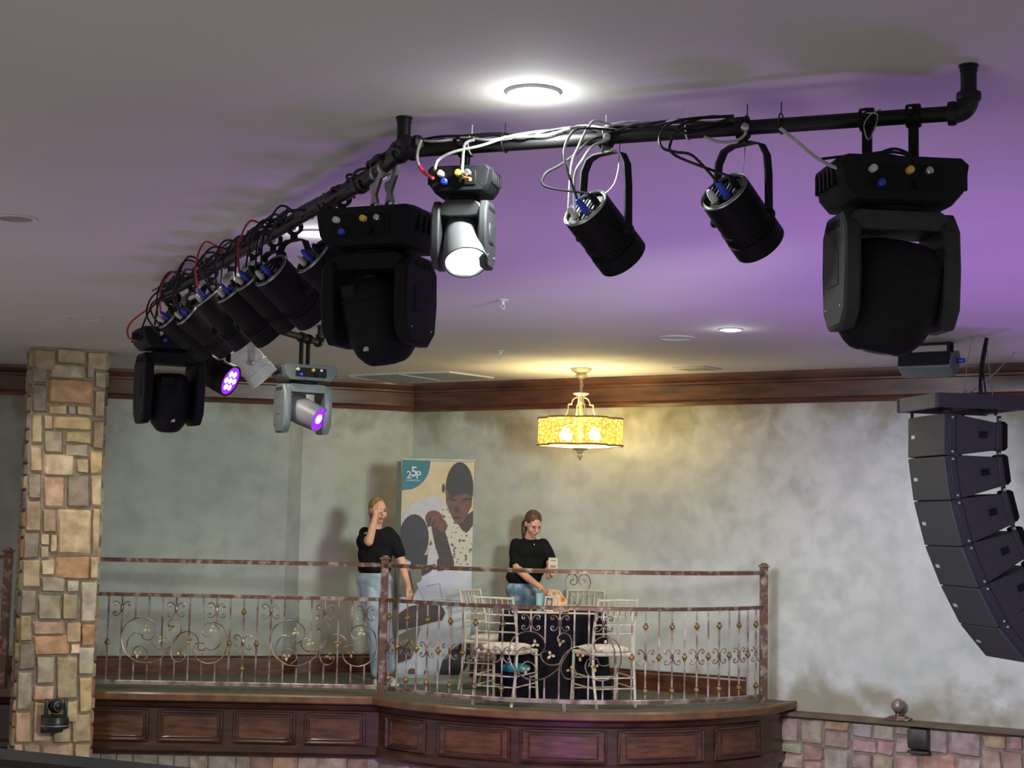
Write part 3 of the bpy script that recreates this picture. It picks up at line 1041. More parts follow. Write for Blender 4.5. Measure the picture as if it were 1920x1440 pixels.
for top, k in ((ctop, PA), (btop, PB), (dtop, PD)):
    pseg(top, k + Vector((0, 0, .02)))
    b = B()
    b.lathe([(.030, 0), (.030, -.006), (.027, -.008), (.027, -.02)], M_pipe, 20, Matrix.Translation(top))
    wbuild(b, 'ceiling_flange', pipe)
fitting(ctop, PA, PB)
fitting(dtop, PD, PC)
fitting(PA, PB, PM1, .030, .04)
fitting(PB, PM1, PM2, .029, .03)
fitting(PM1, PM2, PC, .029, .03)
fitting(PM2, PC, PD, .031, .05)

def clamp_geo(b, off, ang, drop, m=M_black, mw=M_silver, side=1):
    """half coupler around the pipe; the pipe axis lies at angle ang in plan"""
    d = Vector((math.cos(ang), math.sin(ang), 0))
    X = Matrix.Translation(off) @ zto(d)
    b.lathe([(.026, -.022), (.037, -.022), (.038, 0), (.037, .022), (.026, .022), (.026, -.022)], m, 18, X, cap=False)
    n = Vector((-d.y, d.x, 0)) * side
    b.tube([Vector(off) + n * .035 + Vector((0, 0, -.005)), Vector(off) + n * .065 + Vector((0, 0, .012))], .006, mw, 8)
    b.box((0, 0, 0), (.014, .04, .03), m, Matrix.Translation(Vector(off) + n * .045 + Vector((0, 0, .006))) @ Matrix.Rotation(ang, 4, 'Z'))
    b.box((0, 0, 0), (.03, .022, max(drop - .03, .02)), m, Matrix.Translation(Vector(off) + Vector((0, 0, -.03 - (drop - .03) / 2))) @ Matrix.Rotation(ang, 4, 'Z'))
    b.lathe([(.010, -drop - .004), (.010, -.034)], mw, 8, Matrix.Translation(off))

def omega(b, c, ang, w, h, m=M_silver):
    """H shaped alloy clamp bracket: plate profile in the pipe plane"""
    prof = [(-w, 0), (-w, .02), (-w * .55, .03), (-w * .22, .075), (-w * .22, h - .05), (-w * .6, h - .02), (-w * .62, h), (w * .2, h), (w * .75, h + .03), (w * .8, h + .075), (w * 1.0, h + .08), (w * .98, h + .0), (w * .3, h - .05), (w * .22, .075), (w * .55, .03), (w, .02), (w, 0), (w * .8, 0), (w * .3, .04), (-w * .3, .04), (-w * .8, 0)]
    X = Matrix.Translation(c) @ Matrix.Rotation(ang, 4, 'Z')
    n = len(prof)
    v = [(x, -.006, z) for x, z in prof] + [(x, .006, z) for x, z in prof]
    b.add(v, [[i, (i + 1) % n, n + (i + 1) % n, n + i] for i in range(n)] + [list(range(n - 1, -1, -1)), list(range(n, 2 * n))], m, X)

def base_geo(b, w, d, h, z0, m, m2):
    """hexagonal-ended moving head base, top at z0"""
    e = w * .12
    prof = [(-w / 2, z0 - h * .15), (-w / 2 + e * .5, z0), (w / 2 - e * .5, z0), (w / 2, z0 - h * .15), (w / 2 - e * .3, z0 - h * .72), (w / 2 - e, z0 - h), (-w / 2 + e, z0 - h), (-w / 2 + e * .3, z0 - h * .72)]
    b.prism(prof, -d / 2, d / 2, m, axis='y', inset=.06)
    for sg in (-1, 1):      # ribbed end grips
        for k in range(5):
            b.box((sg * (w / 2 - .004), -d * .3 + k * d * .15, z0 - h * .42), (.012, d * .05, h * .45), m2)
    b.box((0, -d / 2 - .001, z0 - h * .5), (w * .55, .006, h * .55), m2)

def mover(name, loc, rz, pang, drop, w, d, h, arm_h, arm_t, arm_d, bodym, armm, headm, head='egg', hdir=(0, 0, -1), hs=1., lens=None, label='', cat='moving head light', grp=None, clampstyle='hook', nclamp=2, csp=.09, lit=None):
    r_ = empty(name, loc, (0, 0, rz))
    la = pang - rz
    for k in range(nclamp):
        b = B()
        s = (k - (nclamp - 1) / 2) * 2 * csp
        off = Vector((math.cos(la) * s, math.sin(la) * s, 0))
        if clampstyle == 'omega':
            omega(b, off + Vector((0, (.03 if k else -.03), -drop)), la, .095, drop - .045)
            b.lathe([(.026, -.012), (.036, -.012), (.036, .012), (.026, .012), (.026, -.012)], M_silver, 16, Matrix.Translation(off) @ zto((math.cos(la), math.sin(la), 0)), cap=False)
        else:
            clamp_geo(b, off, la, drop)
        b.build('pipe_clamp', r_, bevel=.0015, bseg=1)
    b = B()
    base_geo(b, w, d, h, -drop, bodym, M_black)
    b.build('base', r_, bevel=.004)
    z0 = -drop - h
    # connectors on the back of the base, facing the camera side (-y)
    for k, (x, m) in enumerate(((-.25, M_white), (-.19, M_blue), (.02, M_yellow), (.08, M_black), (.16, M_steel))):
        b = B()
        b.lathe([(.012, 0), (.012, .022), (.008, .026)], m, 12, Matrix.Translation((x * w, -d / 2 - .002, -drop - h * (.35 + .3 * (k % 2)))) @ Matrix.Rotation(math.pi / 2, 4, 'X'))
        b.build('connector', r_)
    b = B()
    b.lathe([(w * .22, z0 + .004), (w * .24, z0 - .006), (w * .24, z0 - .016), (w * .2, z0 - .022)], M_black, 28)
    b.build('pan_ring', r_)
    z1 = z0 - .018
    yw = w * .86
    ya = arm_d / 2
    piv = z1 - arm_h * .56
    y_ = empty('yoke', (0, 0, 0))
    y_.parent = r_
    b = B()
    cb = .055 * hs
    b.prism([(-yw / 2 + .012, z1 - cb), (-yw / 2 + .03, z1 - cb * .3), (-yw / 2 + .055, z1), (yw / 2 - .055, z1), (yw / 2 - .03, z1 - cb * .3), (yw / 2 - .012, z1 - cb), (yw / 2 - .06, z1 - cb * 1.15), (-yw / 2 + .06, z1 - cb * 1.15)], -ya * .8, ya * .8, armm, axis='y', inset=.03)
    b.build('crossbar', y_, bevel=.004)
    for sg in (-1, 1):
        b = B()
        top = z1 - .006
        prof = [(-ya * .62, top), (ya * .62, top), (ya * .95, top - arm_h * .14), (ya, top - arm_h * .5), (ya * .9, top - arm_h * .86), (ya * .55, top - arm_h), (-ya * .55, top - arm_h), (-ya * .9, top - arm_h * .86), (-ya, top - arm_h * .5), (-ya * .95, top - arm_h * .14)]
        x0, x1 = sg * (yw / 2), sg * (yw / 2 - arm_t)
        b.prism(prof, x0, x1, armm, axis='x', inset=.07)
        for k in range(7):      # vent slots near the top of the outer face
            b.box((x0 + sg * .0005, -ya * .5 + k * ya * .165, top - arm_h * .10), (.004, ya * .07, arm_h * .07), M_black)
        b.box((x0 + sg * .001, 0, top - arm_h * .48), (.003, ya * .9, arm_h * .30), armm)
        b.box((x0 + sg * .002, 0, top - arm_h * .48), (.003, ya * .7, arm_h * .25), armm)
        for yy in (-.6, .6):
            b.lathe([(.005, 0), (.005, .003)], M_steel, 8, Matrix.Translation((x0, ya * yy, top - arm_h * .82)) @ zto((sg, 0, 0)))
        b.build('yoke_arm', y_, bevel=.005)
    # head
    hd = Vector(hdir).normalized()
    X = Matrix.Translation((0, 0, piv)) @ zto(-hd)
    b = B()
    hr = (yw / 2 - arm_t - .008)
    if head == 'egg':
        q = hr / .155
        prof = [(.02, .150), (.090, .147), (.122, .132), (.148, .090), (.157, .03), (.158, -.05), (.155, -.12), (.146, -.18), (.128, -.235), (.100, -.275), (.080, -.292), (.070, -.296)]
        prof = [(r * q, z * q * hs) for r, z in prof]
        b.lathe(prof, headm, 40, X, sx=1, sy=1.32)
        b.tube([X @ Vector((math.cos(a) * .153 * q, math.sin(a) * .209 * q, .035)) for a in [i * math.pi / 16 for i in range(32)]], .004, headm, 6, closed=True)
        h_ = b.build('head', r_, sharp=60)
        b = B()
        b.lathe([(.066 * q, -.2975 * q * hs), (.04 * q, -.303 * q * hs), (.002, -.305 * q * hs)], M_shine, 28, X)
        b.build('lens', h_)
        b = B()      # raised hood panel and rating tag
        b.box((0, -.175 * q, .10 * q), (.10 * q, .03, .07 * q), headm, X)
        b.build('hood', h_, bevel=.004)
        b = B()
        b.box((.045 * q, -.176 * q, -.195 * q), (.030 * q, .008, .022 * q), M_tag, X @ Matrix.Rotation(math.radians(0), 4, 'X'))
        b.build('rating_tag', h_)
    else:
        L = head      # bucket: (back radius, front radius, back z, front z)
        rb, rf, zb, zf = L
        prof = [(rb * .55, zb), (rb * .92, zb - .012), (rb, zb - .035), (rb * 1.02 + (rf - rb) * .5, (zb + zf) / 2), (rf, zf + .03), (rf, zf), (rf * .93, zf), (rf * .90, zf + .012)]
        b.lathe(prof, headm, 40, X)
        for k in range(9):
            a = math.radians(-150 + k * 15)
            b.box((0, 0, 0), (.008, .006, .03), M_black, X @ Matrix.Rotation(a, 4, 'Z') @ Matrix.Translation((rb * .985, 0, zb - .045)))
        b.box((0, 0, 0), (hr * 2 + .02, .03, .03), M_black, Matrix.Translation((0, 0, piv)))
        h_ = b.build('head', r_, sharp=40)
        b = B()
        b.lathe([(rf * .91, zf + .010), (rf * .9, zf + .006), (.002, zf + .004)], lit['rim'], 32, X)
        pts = lit['dots']
        for (dx, dy, dr) in pts:
            b.lathe([(dr, zf + .003), (dr * .8, zf - .002), (.001, zf - .004)], lit['dot'], 16, X @ Matrix.Translation((dx, dy, 0)))
        b.build('lens', h_, label='glowing lens')
    tag(r_, label, cat, grp)
    return r_, X

def on(px, a, c, pyl=None):
    """point of pipe a-c that appears at column px"""
    best = None
    for i in range(401):
        p = a.lerp(c, i / 400)
        d = p - Vector((0, 0, EYE))
        x = 960 + F * d.dot(rgt) / d.dot(fwd)
        if best is None or abs(x - px) < best[0]:
            best = (abs(x - px), p)
    return best[1]
def ang(a, c):
    d = c - a
    return math.atan2(d.y, d.x)
BM = [(-.25, 0, 0)]
aAB = ang(PA, PB)
# large black moving heads
mover('moving_head', on(1668, PB, PA), math.radians(6), aAB, .150, .43, .27, .145, .36, .055, .235, M_blackpl, mat('arm_black_lit', (.030, .034, .033), .6, color2=(.022, .025, .024), scale=30, spec=.3), M_blackpl, hdir=(-.18, .10, -1),  # arms coloured greyer than the black body for the light on them
      label='large black moving head light hanging at the right end of the near pipe', grp='large black moving heads', csp=.072)
p5 = onpipe(718, 318)
mover('moving_head', p5, math.radians(-22), ang(PM1, PB), .165, .41, .30, .15, .33, .055, .28, M_blackpl, M_blackpl, M_blackpl, hdir=(.10, .25, -1), clampstyle='omega', csp=.055, nclamp=2,
      label='largest black moving head light hanging at the bend of the pipe, lamp pointing down', grp='large black moving heads')
p6 = onpipe(324, 562)
mover('moving_head', p6, math.radians(28), ang(PM2, PC), .185, .43, .30, .13, .42, .055, .28, M_blackpl, M_blackpl, M_blackpl, hdir=(.05, .15, -1), hs=1.0, csp=.06,
      label='black moving head light at the far left corner of the pipe, near the stone column', grp='large black moving heads')
# small white-lit wash
rimW = emis('lens_rim_white', (.75, .8, 1), 2.5)
dots = [(0, 0, .024)] + [(.045 * math.cos(k * math.pi / 3), .045 * math.sin(k * math.pi / 3), .024) for k in range(6)]
w4 = on(872, PB, PA)
mv, XW = mover('wash_light', w4, math.radians(-14), aAB, .082, .235, .17, .095, .235, .032, .14, M_blackpl, mat('arm_dark_grey', (.028, .030, .033), .5), mat('head_silver_grey', (.10, .105, .11), .5), head=(.062, .078, .085, -.115), hdir=(.24, -.50, -.82), lit=dict(rim=rimW, dot=M_lampW, dots=dots), nclamp=1,
      label='small grey wash light with glowing white lens under the near pipe', cat='moving head light')
# far purple-lit profile
rimP = M_lampP
w8 = on(572, PC, PD)
mover('moving_head', w8, math.radians(32), ang(PC, PD), .20, .44, .25, .12, .35, .06, .20, mat('body_grey', (.07, .08, .08), .5), mat('arm_light_grey', (.13, .15, .16), .5), mat('head_light_grey', (.18, .18, .21), .45), head=(.10, .095, .12, -.15), hdir=(.55, -.78, -.40), lit=dict(rim=rimP, dot=M_lampPk, dots=[(0, 0, .036)]), csp=.06, nclamp=2,
      label='grey moving head light with purple glowing lens below the far pipe end', cat='moving head light')

# par cans
def par(loc, pang, drop, bl, d, L, r, label, grp, lit=None, bodym=M_black, brk=M_blackpl, rearm=None, roff=0., bw=None, front=.5, cat='par light', cam_front=False):
    r_ = empty('par_light', loc)
    d = Vector(d).normalized()
    ax = Vector((d.y, -d.x, 0)).normalized()
    b = B()
    b.lathe([(.026, -.02), (.037, -.02), (.037, .02), (.026, .02), (.026, -.02)], M_blackpl, 18, zto((math.cos(pang), math.sin(pang), 0)), cap=False)
    b.box((0, 0, -.03 - (drop - .03) / 2), (.03, .035, drop - .03), M_blackpl)
    b.lathe([(.014, 0), (.014, .02), (.006, .024)], M_steel, 10, Matrix.Translation((0, -.035, -.01)) @ Matrix.Rotation(math.pi / 2, 4, 'X'))
    b.build('pipe_clamp', r_, bevel=.0015, bseg=1)
    bw = bw or r + .022
    # u bracket as a flat strap
    b = B()
    zt = -drop
    pts = [(-bw, zt - bl), (-bw * .98, zt - bl * .45), (-bw * .92, zt - .05), (-bw * .72, zt - .012), (-bw * .4, zt), (bw * .4, zt), (bw * .72, zt - .012), (bw * .92, zt - .05), (bw * .98, zt - bl * .45), (bw, zt - bl)]
    n = Vector((-ax.y, ax.x, 0))
    v, f = [], []
    hw = .017
    for i, (s, z) in enumerate(pts):
        q0, q1 = pts[max(i - 1, 0)], pts[min(i + 1, len(pts) - 1)]
        t2 = Vector((q1[0] - q0[0], q1[1] - q0[1])).normalized()
        nn = Vector((t2.y, -t2.x)) * .0035
        for (a, k) in ((1, 1), (1, -1), (-1, -1), (-1, 1)):
            v.append(ax * (s + nn.x * k) + Vector((0, 0, z + nn.y * k)) + n * hw * a)
    for i in range(len(pts) - 1):
        for j in range(4):
            f.append([i * 4 + j, i * 4 + (j + 1) % 4, i * 4 + 4 + (j + 1) % 4, i * 4 + 4 + j])
    f += [[3, 2, 1, 0], [len(v) - 4 + j for j in range(4)]]
    b.add(v, f, brk)
    for sg in (-1, 1):
        b.lathe([(.016, -.012), (.018, 0), (.016, .014), (.008, .018)], brk, 14, Matrix.Translation(ax * sg * bw + Vector((0, 0, zt - bl))) @ zto(ax * sg))
    b.build('bracket', r_)
    piv = Vector((0, 0, zt - bl))
    X = Matrix.Translation(piv) @ zto(d)
    zb, zf = -L * (1 - front), L * front
    b = B()
    prof = [(r * .90, zb + .010), (r * .93, zb - .002), (r, zb), (r, zb + .02), (r * 1.0, zb + L * .55), (r * 1.03, zb + L * .56), (r * 1.03, zb + L * .60), (r * .99, zb + L * .61), (r * .99, zb + L * .74), (r * 1.05, zb + L * .75), (r * 1.05, zf), (r * .96, zf), (r * .93, zf - .02)]
    b.lathe(prof, bodym, 36, X)
    for k in range(30):
        a = 2 * math.pi * k / 30
        b.box((0, 0, 0), (.004, .006, L * .10), bodym, X @ Matrix.Rotation(a, 4, 'Z') @ Matrix.Translation((r * 1.0, 0, zb + L * .68)))
    body = b.build('can', r_, sharp=30)
    b = B()      # rear heat sink plate, rim and fins
    rm = rearm or M_silver
    b.lathe([(r * .99, zb - .006), (r * 1.0, zb - .001), (r * .88, zb + .001), (r * .86, zb - .008)], rm, 36, X, cap=False)
    for k in range(9):
        a = k / 8 - .5
        hw_ = math.sqrt(max(.25 - a * a, .01)) * r * 1.6
        b.box((0, 0, 0), (.005, hw_ * 1.0, .016), rm if k % 2 else M_blackpl, X @ Matrix.Translation((a * r * 1.6, 0, zb - .004)))
    b.build('rear_plate', body)
    if lit:
        b = B()
        b.lathe([(r * .93, zf - .004), (r * .9, zf - .006), (.002, zf - .006)], M_lampP, 30, X)
        for k in range(7):
            q = (0, 0) if k == 0 else (r * .5 * math.cos(k * math.pi / 3), r * .5 * math.sin(k * math.pi / 3))
            b.lathe([(r * .2, zf - .004), (r * .15, zf), (.001, zf + .002)], lit, 14, X @ Matrix.Translation((q[0], q[1], 0)))
        b.build('lens', body, label='glowing purple lens')
    else:
        b = B()
        b.lathe([(r * .93, zf - .012), (.002, zf - .02)], M_shine, 24, X)
        b.build('lens', body)
    # plugs standing out of the rear plate
    rx = X @ Matrix.Translation((0, 0, zb))
    ends = []
    for (u, v_, m, ln) in ((-.35, -.35, M_blue, .055), (.15, -.5, M_white, .04), (-.6, .1, M_black, .04)):
        q = Matrix.Translation((u * r, v_ * r, 0))
        b = B()
        b.lathe([(.012, 0), (.013, -.02), (.011, -ln), (.006, -ln - .012)], m, 12, rx @ q)
        b.lathe([(.014, -.006), (.014, -.001)], M_brass, 12, rx @ q)
        b.build('plug', body)
        ends.append(Vector(loc) + (rx @ q) @ Vector((0, 0, -ln - .012)))
    tag(r_, label, cat, grp)
    return ends
ENDS = []
dirP = (.58, .55, -.60)
e2 = par(on(1137, PB, PA), aAB, .055, .275, dirP, .235, .085, 'black par can hanging under the near pipe beside the white-lit wash light', 'near par cans', roff=0)
e3 = par(on(1392, PB, PA), aAB, .055, .245, dirP, .235, .085, 'black par can hanging under the near pipe, left of the right-hand moving head', 'near par cans')
ENDS.append((e2, on(1137, PB, PA)))
ENDS.append((e3, on(1370, PB, PA)))
rowp = [(642, 372), (552, 426), (514, 449), (476, 469), (434, 491), (396, 512), (360, 531)]
rowl = ['half behind the largest moving head', 'second from the largest moving head', 'third from the largest moving head', 'middle of the row', 'third from the far left', 'second from the far left', 'beside the far left moving head']
M_rsil = mat('worn_silver', (.40, .42, .40), .45, metal=.6)
for i, ((px, py), l) in enumerate(zip(rowp, rowl)):
    p = onpipe(px, py)
    rd = random.Random(i)
    dd = (.62 + rd.uniform(-.12, .12), .42 + rd.uniform(-.16, .16), -.60 + rd.uniform(-.10, .14))
    e = par(p, ang(PM2, PC), .06, (.28, .24, .22, .25, .23, .24, .22)[i], dd, .30, .092, 'black par can on the receding pipe, ' + l, 'par cans on the receding pipe', brk=[M_blackpl, M_blackpl, M_blackpl, M_rsil, M_rsil, M_blackpl, M_rsil][i])
    ENDS.append((e, p))
q = on(414, PC, PD)
par(q, ang(PC, PD), .10, .30, (.90, -.30, -.42), .20, .10, 'par can with glowing purple lens below the far pipe', None, lit=emis('led_purple_white', (.80, .60, 1), 8), bodym=M_black)
q = on(476, PC, PD)
par(q, ang(PC, PD), .06, .22, (.62, .1, -.70), .26, .10, 'white par can pointing down between the purple par can and grey moving head', None, bodym=mat('white_can', (.55, .55, .52), .45), brk=M_rsil)

# ------------------------------------------------------------------ cables
rc = random.Random(21)
def cable(pts, r, m, label, grp=None, n=8, name='cable', extra=None):
    b = B()
    c = crv(pts, n)
    b.tube(c, r, m, 6)
    if extra:
        fr_, to_, m2 = extra
        k0, k1 = int(len(c) * fr_), max(int(len(c) * to_), int(len(c) * fr_) + 2)
        b.tube(c[k0:k1], r * 1.25, m2, 6)
    o = b.build(name)
    tag(o, label, 'cable', grp)
    return o
def along(a, c, n, amp, up=.0):
    out = []
    d = (c - a).normalized()
    s = Vector((-d.y, d.x, 0))
    for i in range(n + 1):
        p = a.lerp(c, i / n)
        th = rc.uniform(0, 6.28)
        out.append(p + s * (.03 + amp * abs(rc.random())) * math.cos(th) + Vector((0, 0, up + (.03 + amp * rc.random()) * abs(math.sin(th)))))
    return out
for k in range(10):
    cable(along(PM1.lerp(PM2, .1) if k < 4 else PM2.lerp(PC, .16), PC, 24, .012 if k < 4 else .05, .004), .0055, M_cable, 'black cable strapped along the receding pipe', 'cables strapped along the receding pipe', 5)
for k in range(3):
    cable(along(PB, PM2, 10, .012, 0), .0065, M_cable, 'black cable taped over the pipe bend', 'cables taped over the pipe bend', 6)
for k in range(5):
    cable(along(PB + (PA - PB) * .02, PB.lerp(PA, .62), 11, .012, .004), .0050, [M_cable, M_gcable, M_cable, M_gcable, M_cable][k], ['black cable tied along the near pipe', 'grey cable tied along the near pipe'][k % 2], ['black cables along the near pipe', 'grey cables along the near pipe'][k % 2], 7)
def up(p, z):
    return p + Vector((0, 0, z))
for k in range(4):      # thick taped bundle round the bend
    pts = [PB.lerp(PA, .02), PB, PM1, PM2, PM2.lerp(PC, .10)]
    n_ = 30
    o_ = Vector((rc.uniform(-.026, .026), rc.uniform(-.026, .026), rc.uniform(-.012, .026)))
    full = crv([p + o_ + Vector((rc.uniform(-.008, .008), rc.uniform(-.008, .008), rc.uniform(-.006, .006))) for p in pts], 8)
    b = B()
    b.tube(full, [.024 + .006 * math.sin(i * 1.9 + k) for i in range(len(full))], M_cable, 8)
    tag(b.build('cable_bundle'), 'thick taped cable bundle wrapped around the pipe bend', 'cable', 'taped bundles round the pipe bend')
# connections to the near par cans
def traced(pts, y0, y1, r, m, label, grp=None, end=None, extra=None):
    n = len(pts)
    P = [atY(x, y, y0 + (y1 - y0) * i / (n - 1)) for i, (x, y) in enumerate(pts)]
    if end is not None:
        P[-1] = end
    cable(P, r, m, label, grp, extra=extra)
s2, s3 = ENDS[0][1], ENDS[1][1]
for i, (pts, m, e) in enumerate([
    ([(1162, 246), (1129, 242), (1081, 243), (1060, 273), (1061, 309), (1073, 340)], M_cable, ENDS[0][0][0]),
    ([(1160, 252), (1110, 262), (1078, 290), (1050, 310), (1022, 327), (1024, 350), (1045, 367)], M_cable, ENDS[0][0][2]),
    ([(1150, 236), (1118, 226), (1102, 240), (1085, 275), (1072, 310), (1076, 345)], M_gcable, ENDS[0][0][1]),
    ([(1140, 262), (1110, 275), (1092, 300), (1078, 330), (1082, 352)], M_gcable, ENDS[0][0][1] + Vector((.02, 0, -.02)))]):
    traced(pts, s2.y - .04, e.y, .0045, m, ['looping black cable', 'wide left-hanging black cable', 'pale looping cable', 'short pale cable'][i] + ' running into the left near par can', None, e)
for i, (pts, m, e) in enumerate([
    ([(1376, 217), (1297, 222), (1255, 233), (1237, 256), (1242, 277), (1266, 285), (1300, 293), (1330, 306)], M_cable, ENDS[1][0][0]),
    ([(1370, 228), (1326, 233), (1274, 245), (1258, 266), (1267, 292), (1292, 313)], M_cable, ENDS[1][0][2]),
    ([(1390, 225), (1340, 218), (1300, 226), (1270, 240), (1290, 250), (1330, 240)], M_cable, None),
    ([(1392, 232), (1400, 245), (1385, 262), (1350, 266), (1320, 256)], M_gcable, None)]):
    traced(pts, s3.y - .05, (e.y if e is not None else s3.y - .04), .0048, m, ['upper looping black cable into the right near par can', 'lower looping black cable into the right near par can', 'black cable coiled on the pipe between the near par cans', 'pale cable coiled under the pipe between the near par cans'][i], None, e)
for src, px, nm in ((s2, 1142, 'left'), (s3, 1350, 'right')):
    c0 = src + Vector((.05, .02, -.01))
    cable([c0, c0 + Vector((-.02, -.02, -.15)), src + Vector((-.07, 0, -.24))], .0016, M_steel, 'thin steel safety wire of the ' + nm + ' near par can', None)
# cables to the row
for j, (ends, src) in enumerate(ENDS[2:]):
    where = rowl[j]
    for k, e in enumerate(ends[:2]):
        if j == 0:
            continue
        s = up(src, .035) + Vector((rc.uniform(-.05, .05), rc.uniform(-.1, .1), 0))
        hi = s + Vector((-.10, -.02, .03 + rc.uniform(-.02, .03)))
        mid = s.lerp(e, .55) + Vector((-.07, -.03, .03))
        cable([s, hi, mid, e], .0050, M_cable if k else [M_red, M_cable][j % 2], ('red sleeved' if (k == 0 and j % 2 == 0) else 'black') + ' cable into the row par can ' + where, 'cables into the row par can ' + where)
# big free loops standing off the receding pipe
for j, (x0, y0, x1, y1, x2, y2, x3, y3) in enumerate([(665, 372, 650, 330, 668, 338, 600, 395), (600, 398, 545, 395, 515, 425, 500, 455), (545, 420, 500, 412, 470, 440, 468, 480), (520, 440, 478, 445, 466, 470, 462, 500),
        (455, 480, 400, 463, 375, 500, 392, 535), (445, 488, 405, 478, 384, 510, 430, 560), (420, 500, 350, 520, 325, 550, 340, 590), (390, 515, 330, 528, 300, 560, 290, 610), (350, 535, 292, 550, 275, 590, 300, 628), (330, 545, 250, 600, 240, 630, 256, 640), (340, 540, 290, 570, 268, 610, 262, 640), (310, 552, 282, 575, 300, 610, 330, 625), (372, 530, 350, 560, 372, 590, 360, 600)]):
    P = [(x0, y0), (x1, y1), (x2, y2), (x3, y3)]
    base = onpipe(x0, max(y0, 372) if j else y0)
    pts = []
    for i, (x, y) in enumerate(P):
        pts.append(atY(x, y, base.y - .05 * i * (1 if j % 2 else .4)))
    cable(pts, .0055, M_red if j == 9 else M_cable, ['dark red cable loop beside the far left moving head', 'black cable loop standing off the receding pipe'][j != 9], None if j == 9 else 'cable loops standing off the receding pipe')
# cables of the wash light and right moving head
for j, (pts, m, nm, ex) in enumerate([
    ([(790, 262), (783, 285), (784, 305), (797, 325), (812, 334)], M_gcable, 'pale cable with red end plugged into the wash light', (.55, 1, M_red)),
    ([(950, 256), (905, 272), (850, 285), (822, 300), (815, 318)], M_gcable, 'pale cable drooping from the near pipe into the wash light', None),
    ([(890, 262), (872, 270), (868, 300), (868, 330), (882, 336)], M_gcable, 'pale looped cable at the middle of the wash light', (.8, 1, mat('orange_plug', (.7, .2, .05), .5)))]):
    cable([atY(x, y, w4.y - .10 - (.05 if i == len(pts) - 1 else 0)) for i, (x, y) in enumerate(pts)], .0052, m, nm, None, extra=ex)
p1r = on(1668, PB, PA)
for j, (pts, m, nm, r_) in enumerate([
    ([(1462, 240), (1500, 270), (1530, 295), (1570, 315), (1610, 318)], M_gcable, 'grey cable sagging from the near pipe to the right moving head', .0062),
    ([(1540, 298), (1590, 293), (1640, 296), (1655, 310), (1640, 325)], M_cable, 'black cable coiled on top of the right moving head base', .005),
    ([(1575, 310), (1600, 296), (1660, 285), (1700, 290), (1690, 300), (1630, 305)], M_cable, 'black cable coiled on top of the right moving head base', .005),
    ([(1580, 316), (1630, 296), (1675, 279), (1708, 292), (1700, 306)], M_cable, 'black cable coiled on top of the right moving head base', .005),
    ([(1600, 312), (1640, 290), (1690, 296), (1680, 308), (1620, 314)], M_cable, 'black cable coiled on top of the right moving head base', .005)]):
    cable([atY(x, y, p1r.y - .12) for x, y in pts], r_, m, nm, 'coiled cables on the right moving head' if j else None)
b = B()
c = [atY(x, y, p1r.y - .07) for x, y in [(1652, 205), (1632, 215), (1620, 235), (1628, 262), (1640, 240), (1645, 215), (1625, 212)]]
b.tube(crv(c, 6), .002, M_steel, 5)
tag(b.build('safety_wire'), 'thin steel safety wire looped around the pipe above the right moving head', 'wire')

# cable ties
for j, px in enumerate((885, 948, 1137, 1402, 1290, 1465)):
    p = on(px, PB, PA)
    b = B()
    d = (PA - PB).normalized()
    s = Vector((-d.y, d.x, 0))
    n_ = 14
    b.tube([p + s * math.cos(i / n_ * 6.283) * .034 + Vector((0, 0, .006 + .034 * math.sin(i / n_ * 6.283))) for i in range(n_)], .003, M_cable if j % 2 else M_white, 5, closed=True)
    b.tube([p + Vector((0, 0, .038)), p + Vector((0, 0, .078))], .002, M_cable if j % 2 else M_white, 5)
    tag(b.build('cable_tie'), ['white', 'black'][j % 2] + ' cable tie around the near pipe ' + ['over the wash light', 'right of the wash light', 'over the left near par can', 'over the right near par can', 'between the two near par cans', 'right of both near par cans'][j], 'cable tie')

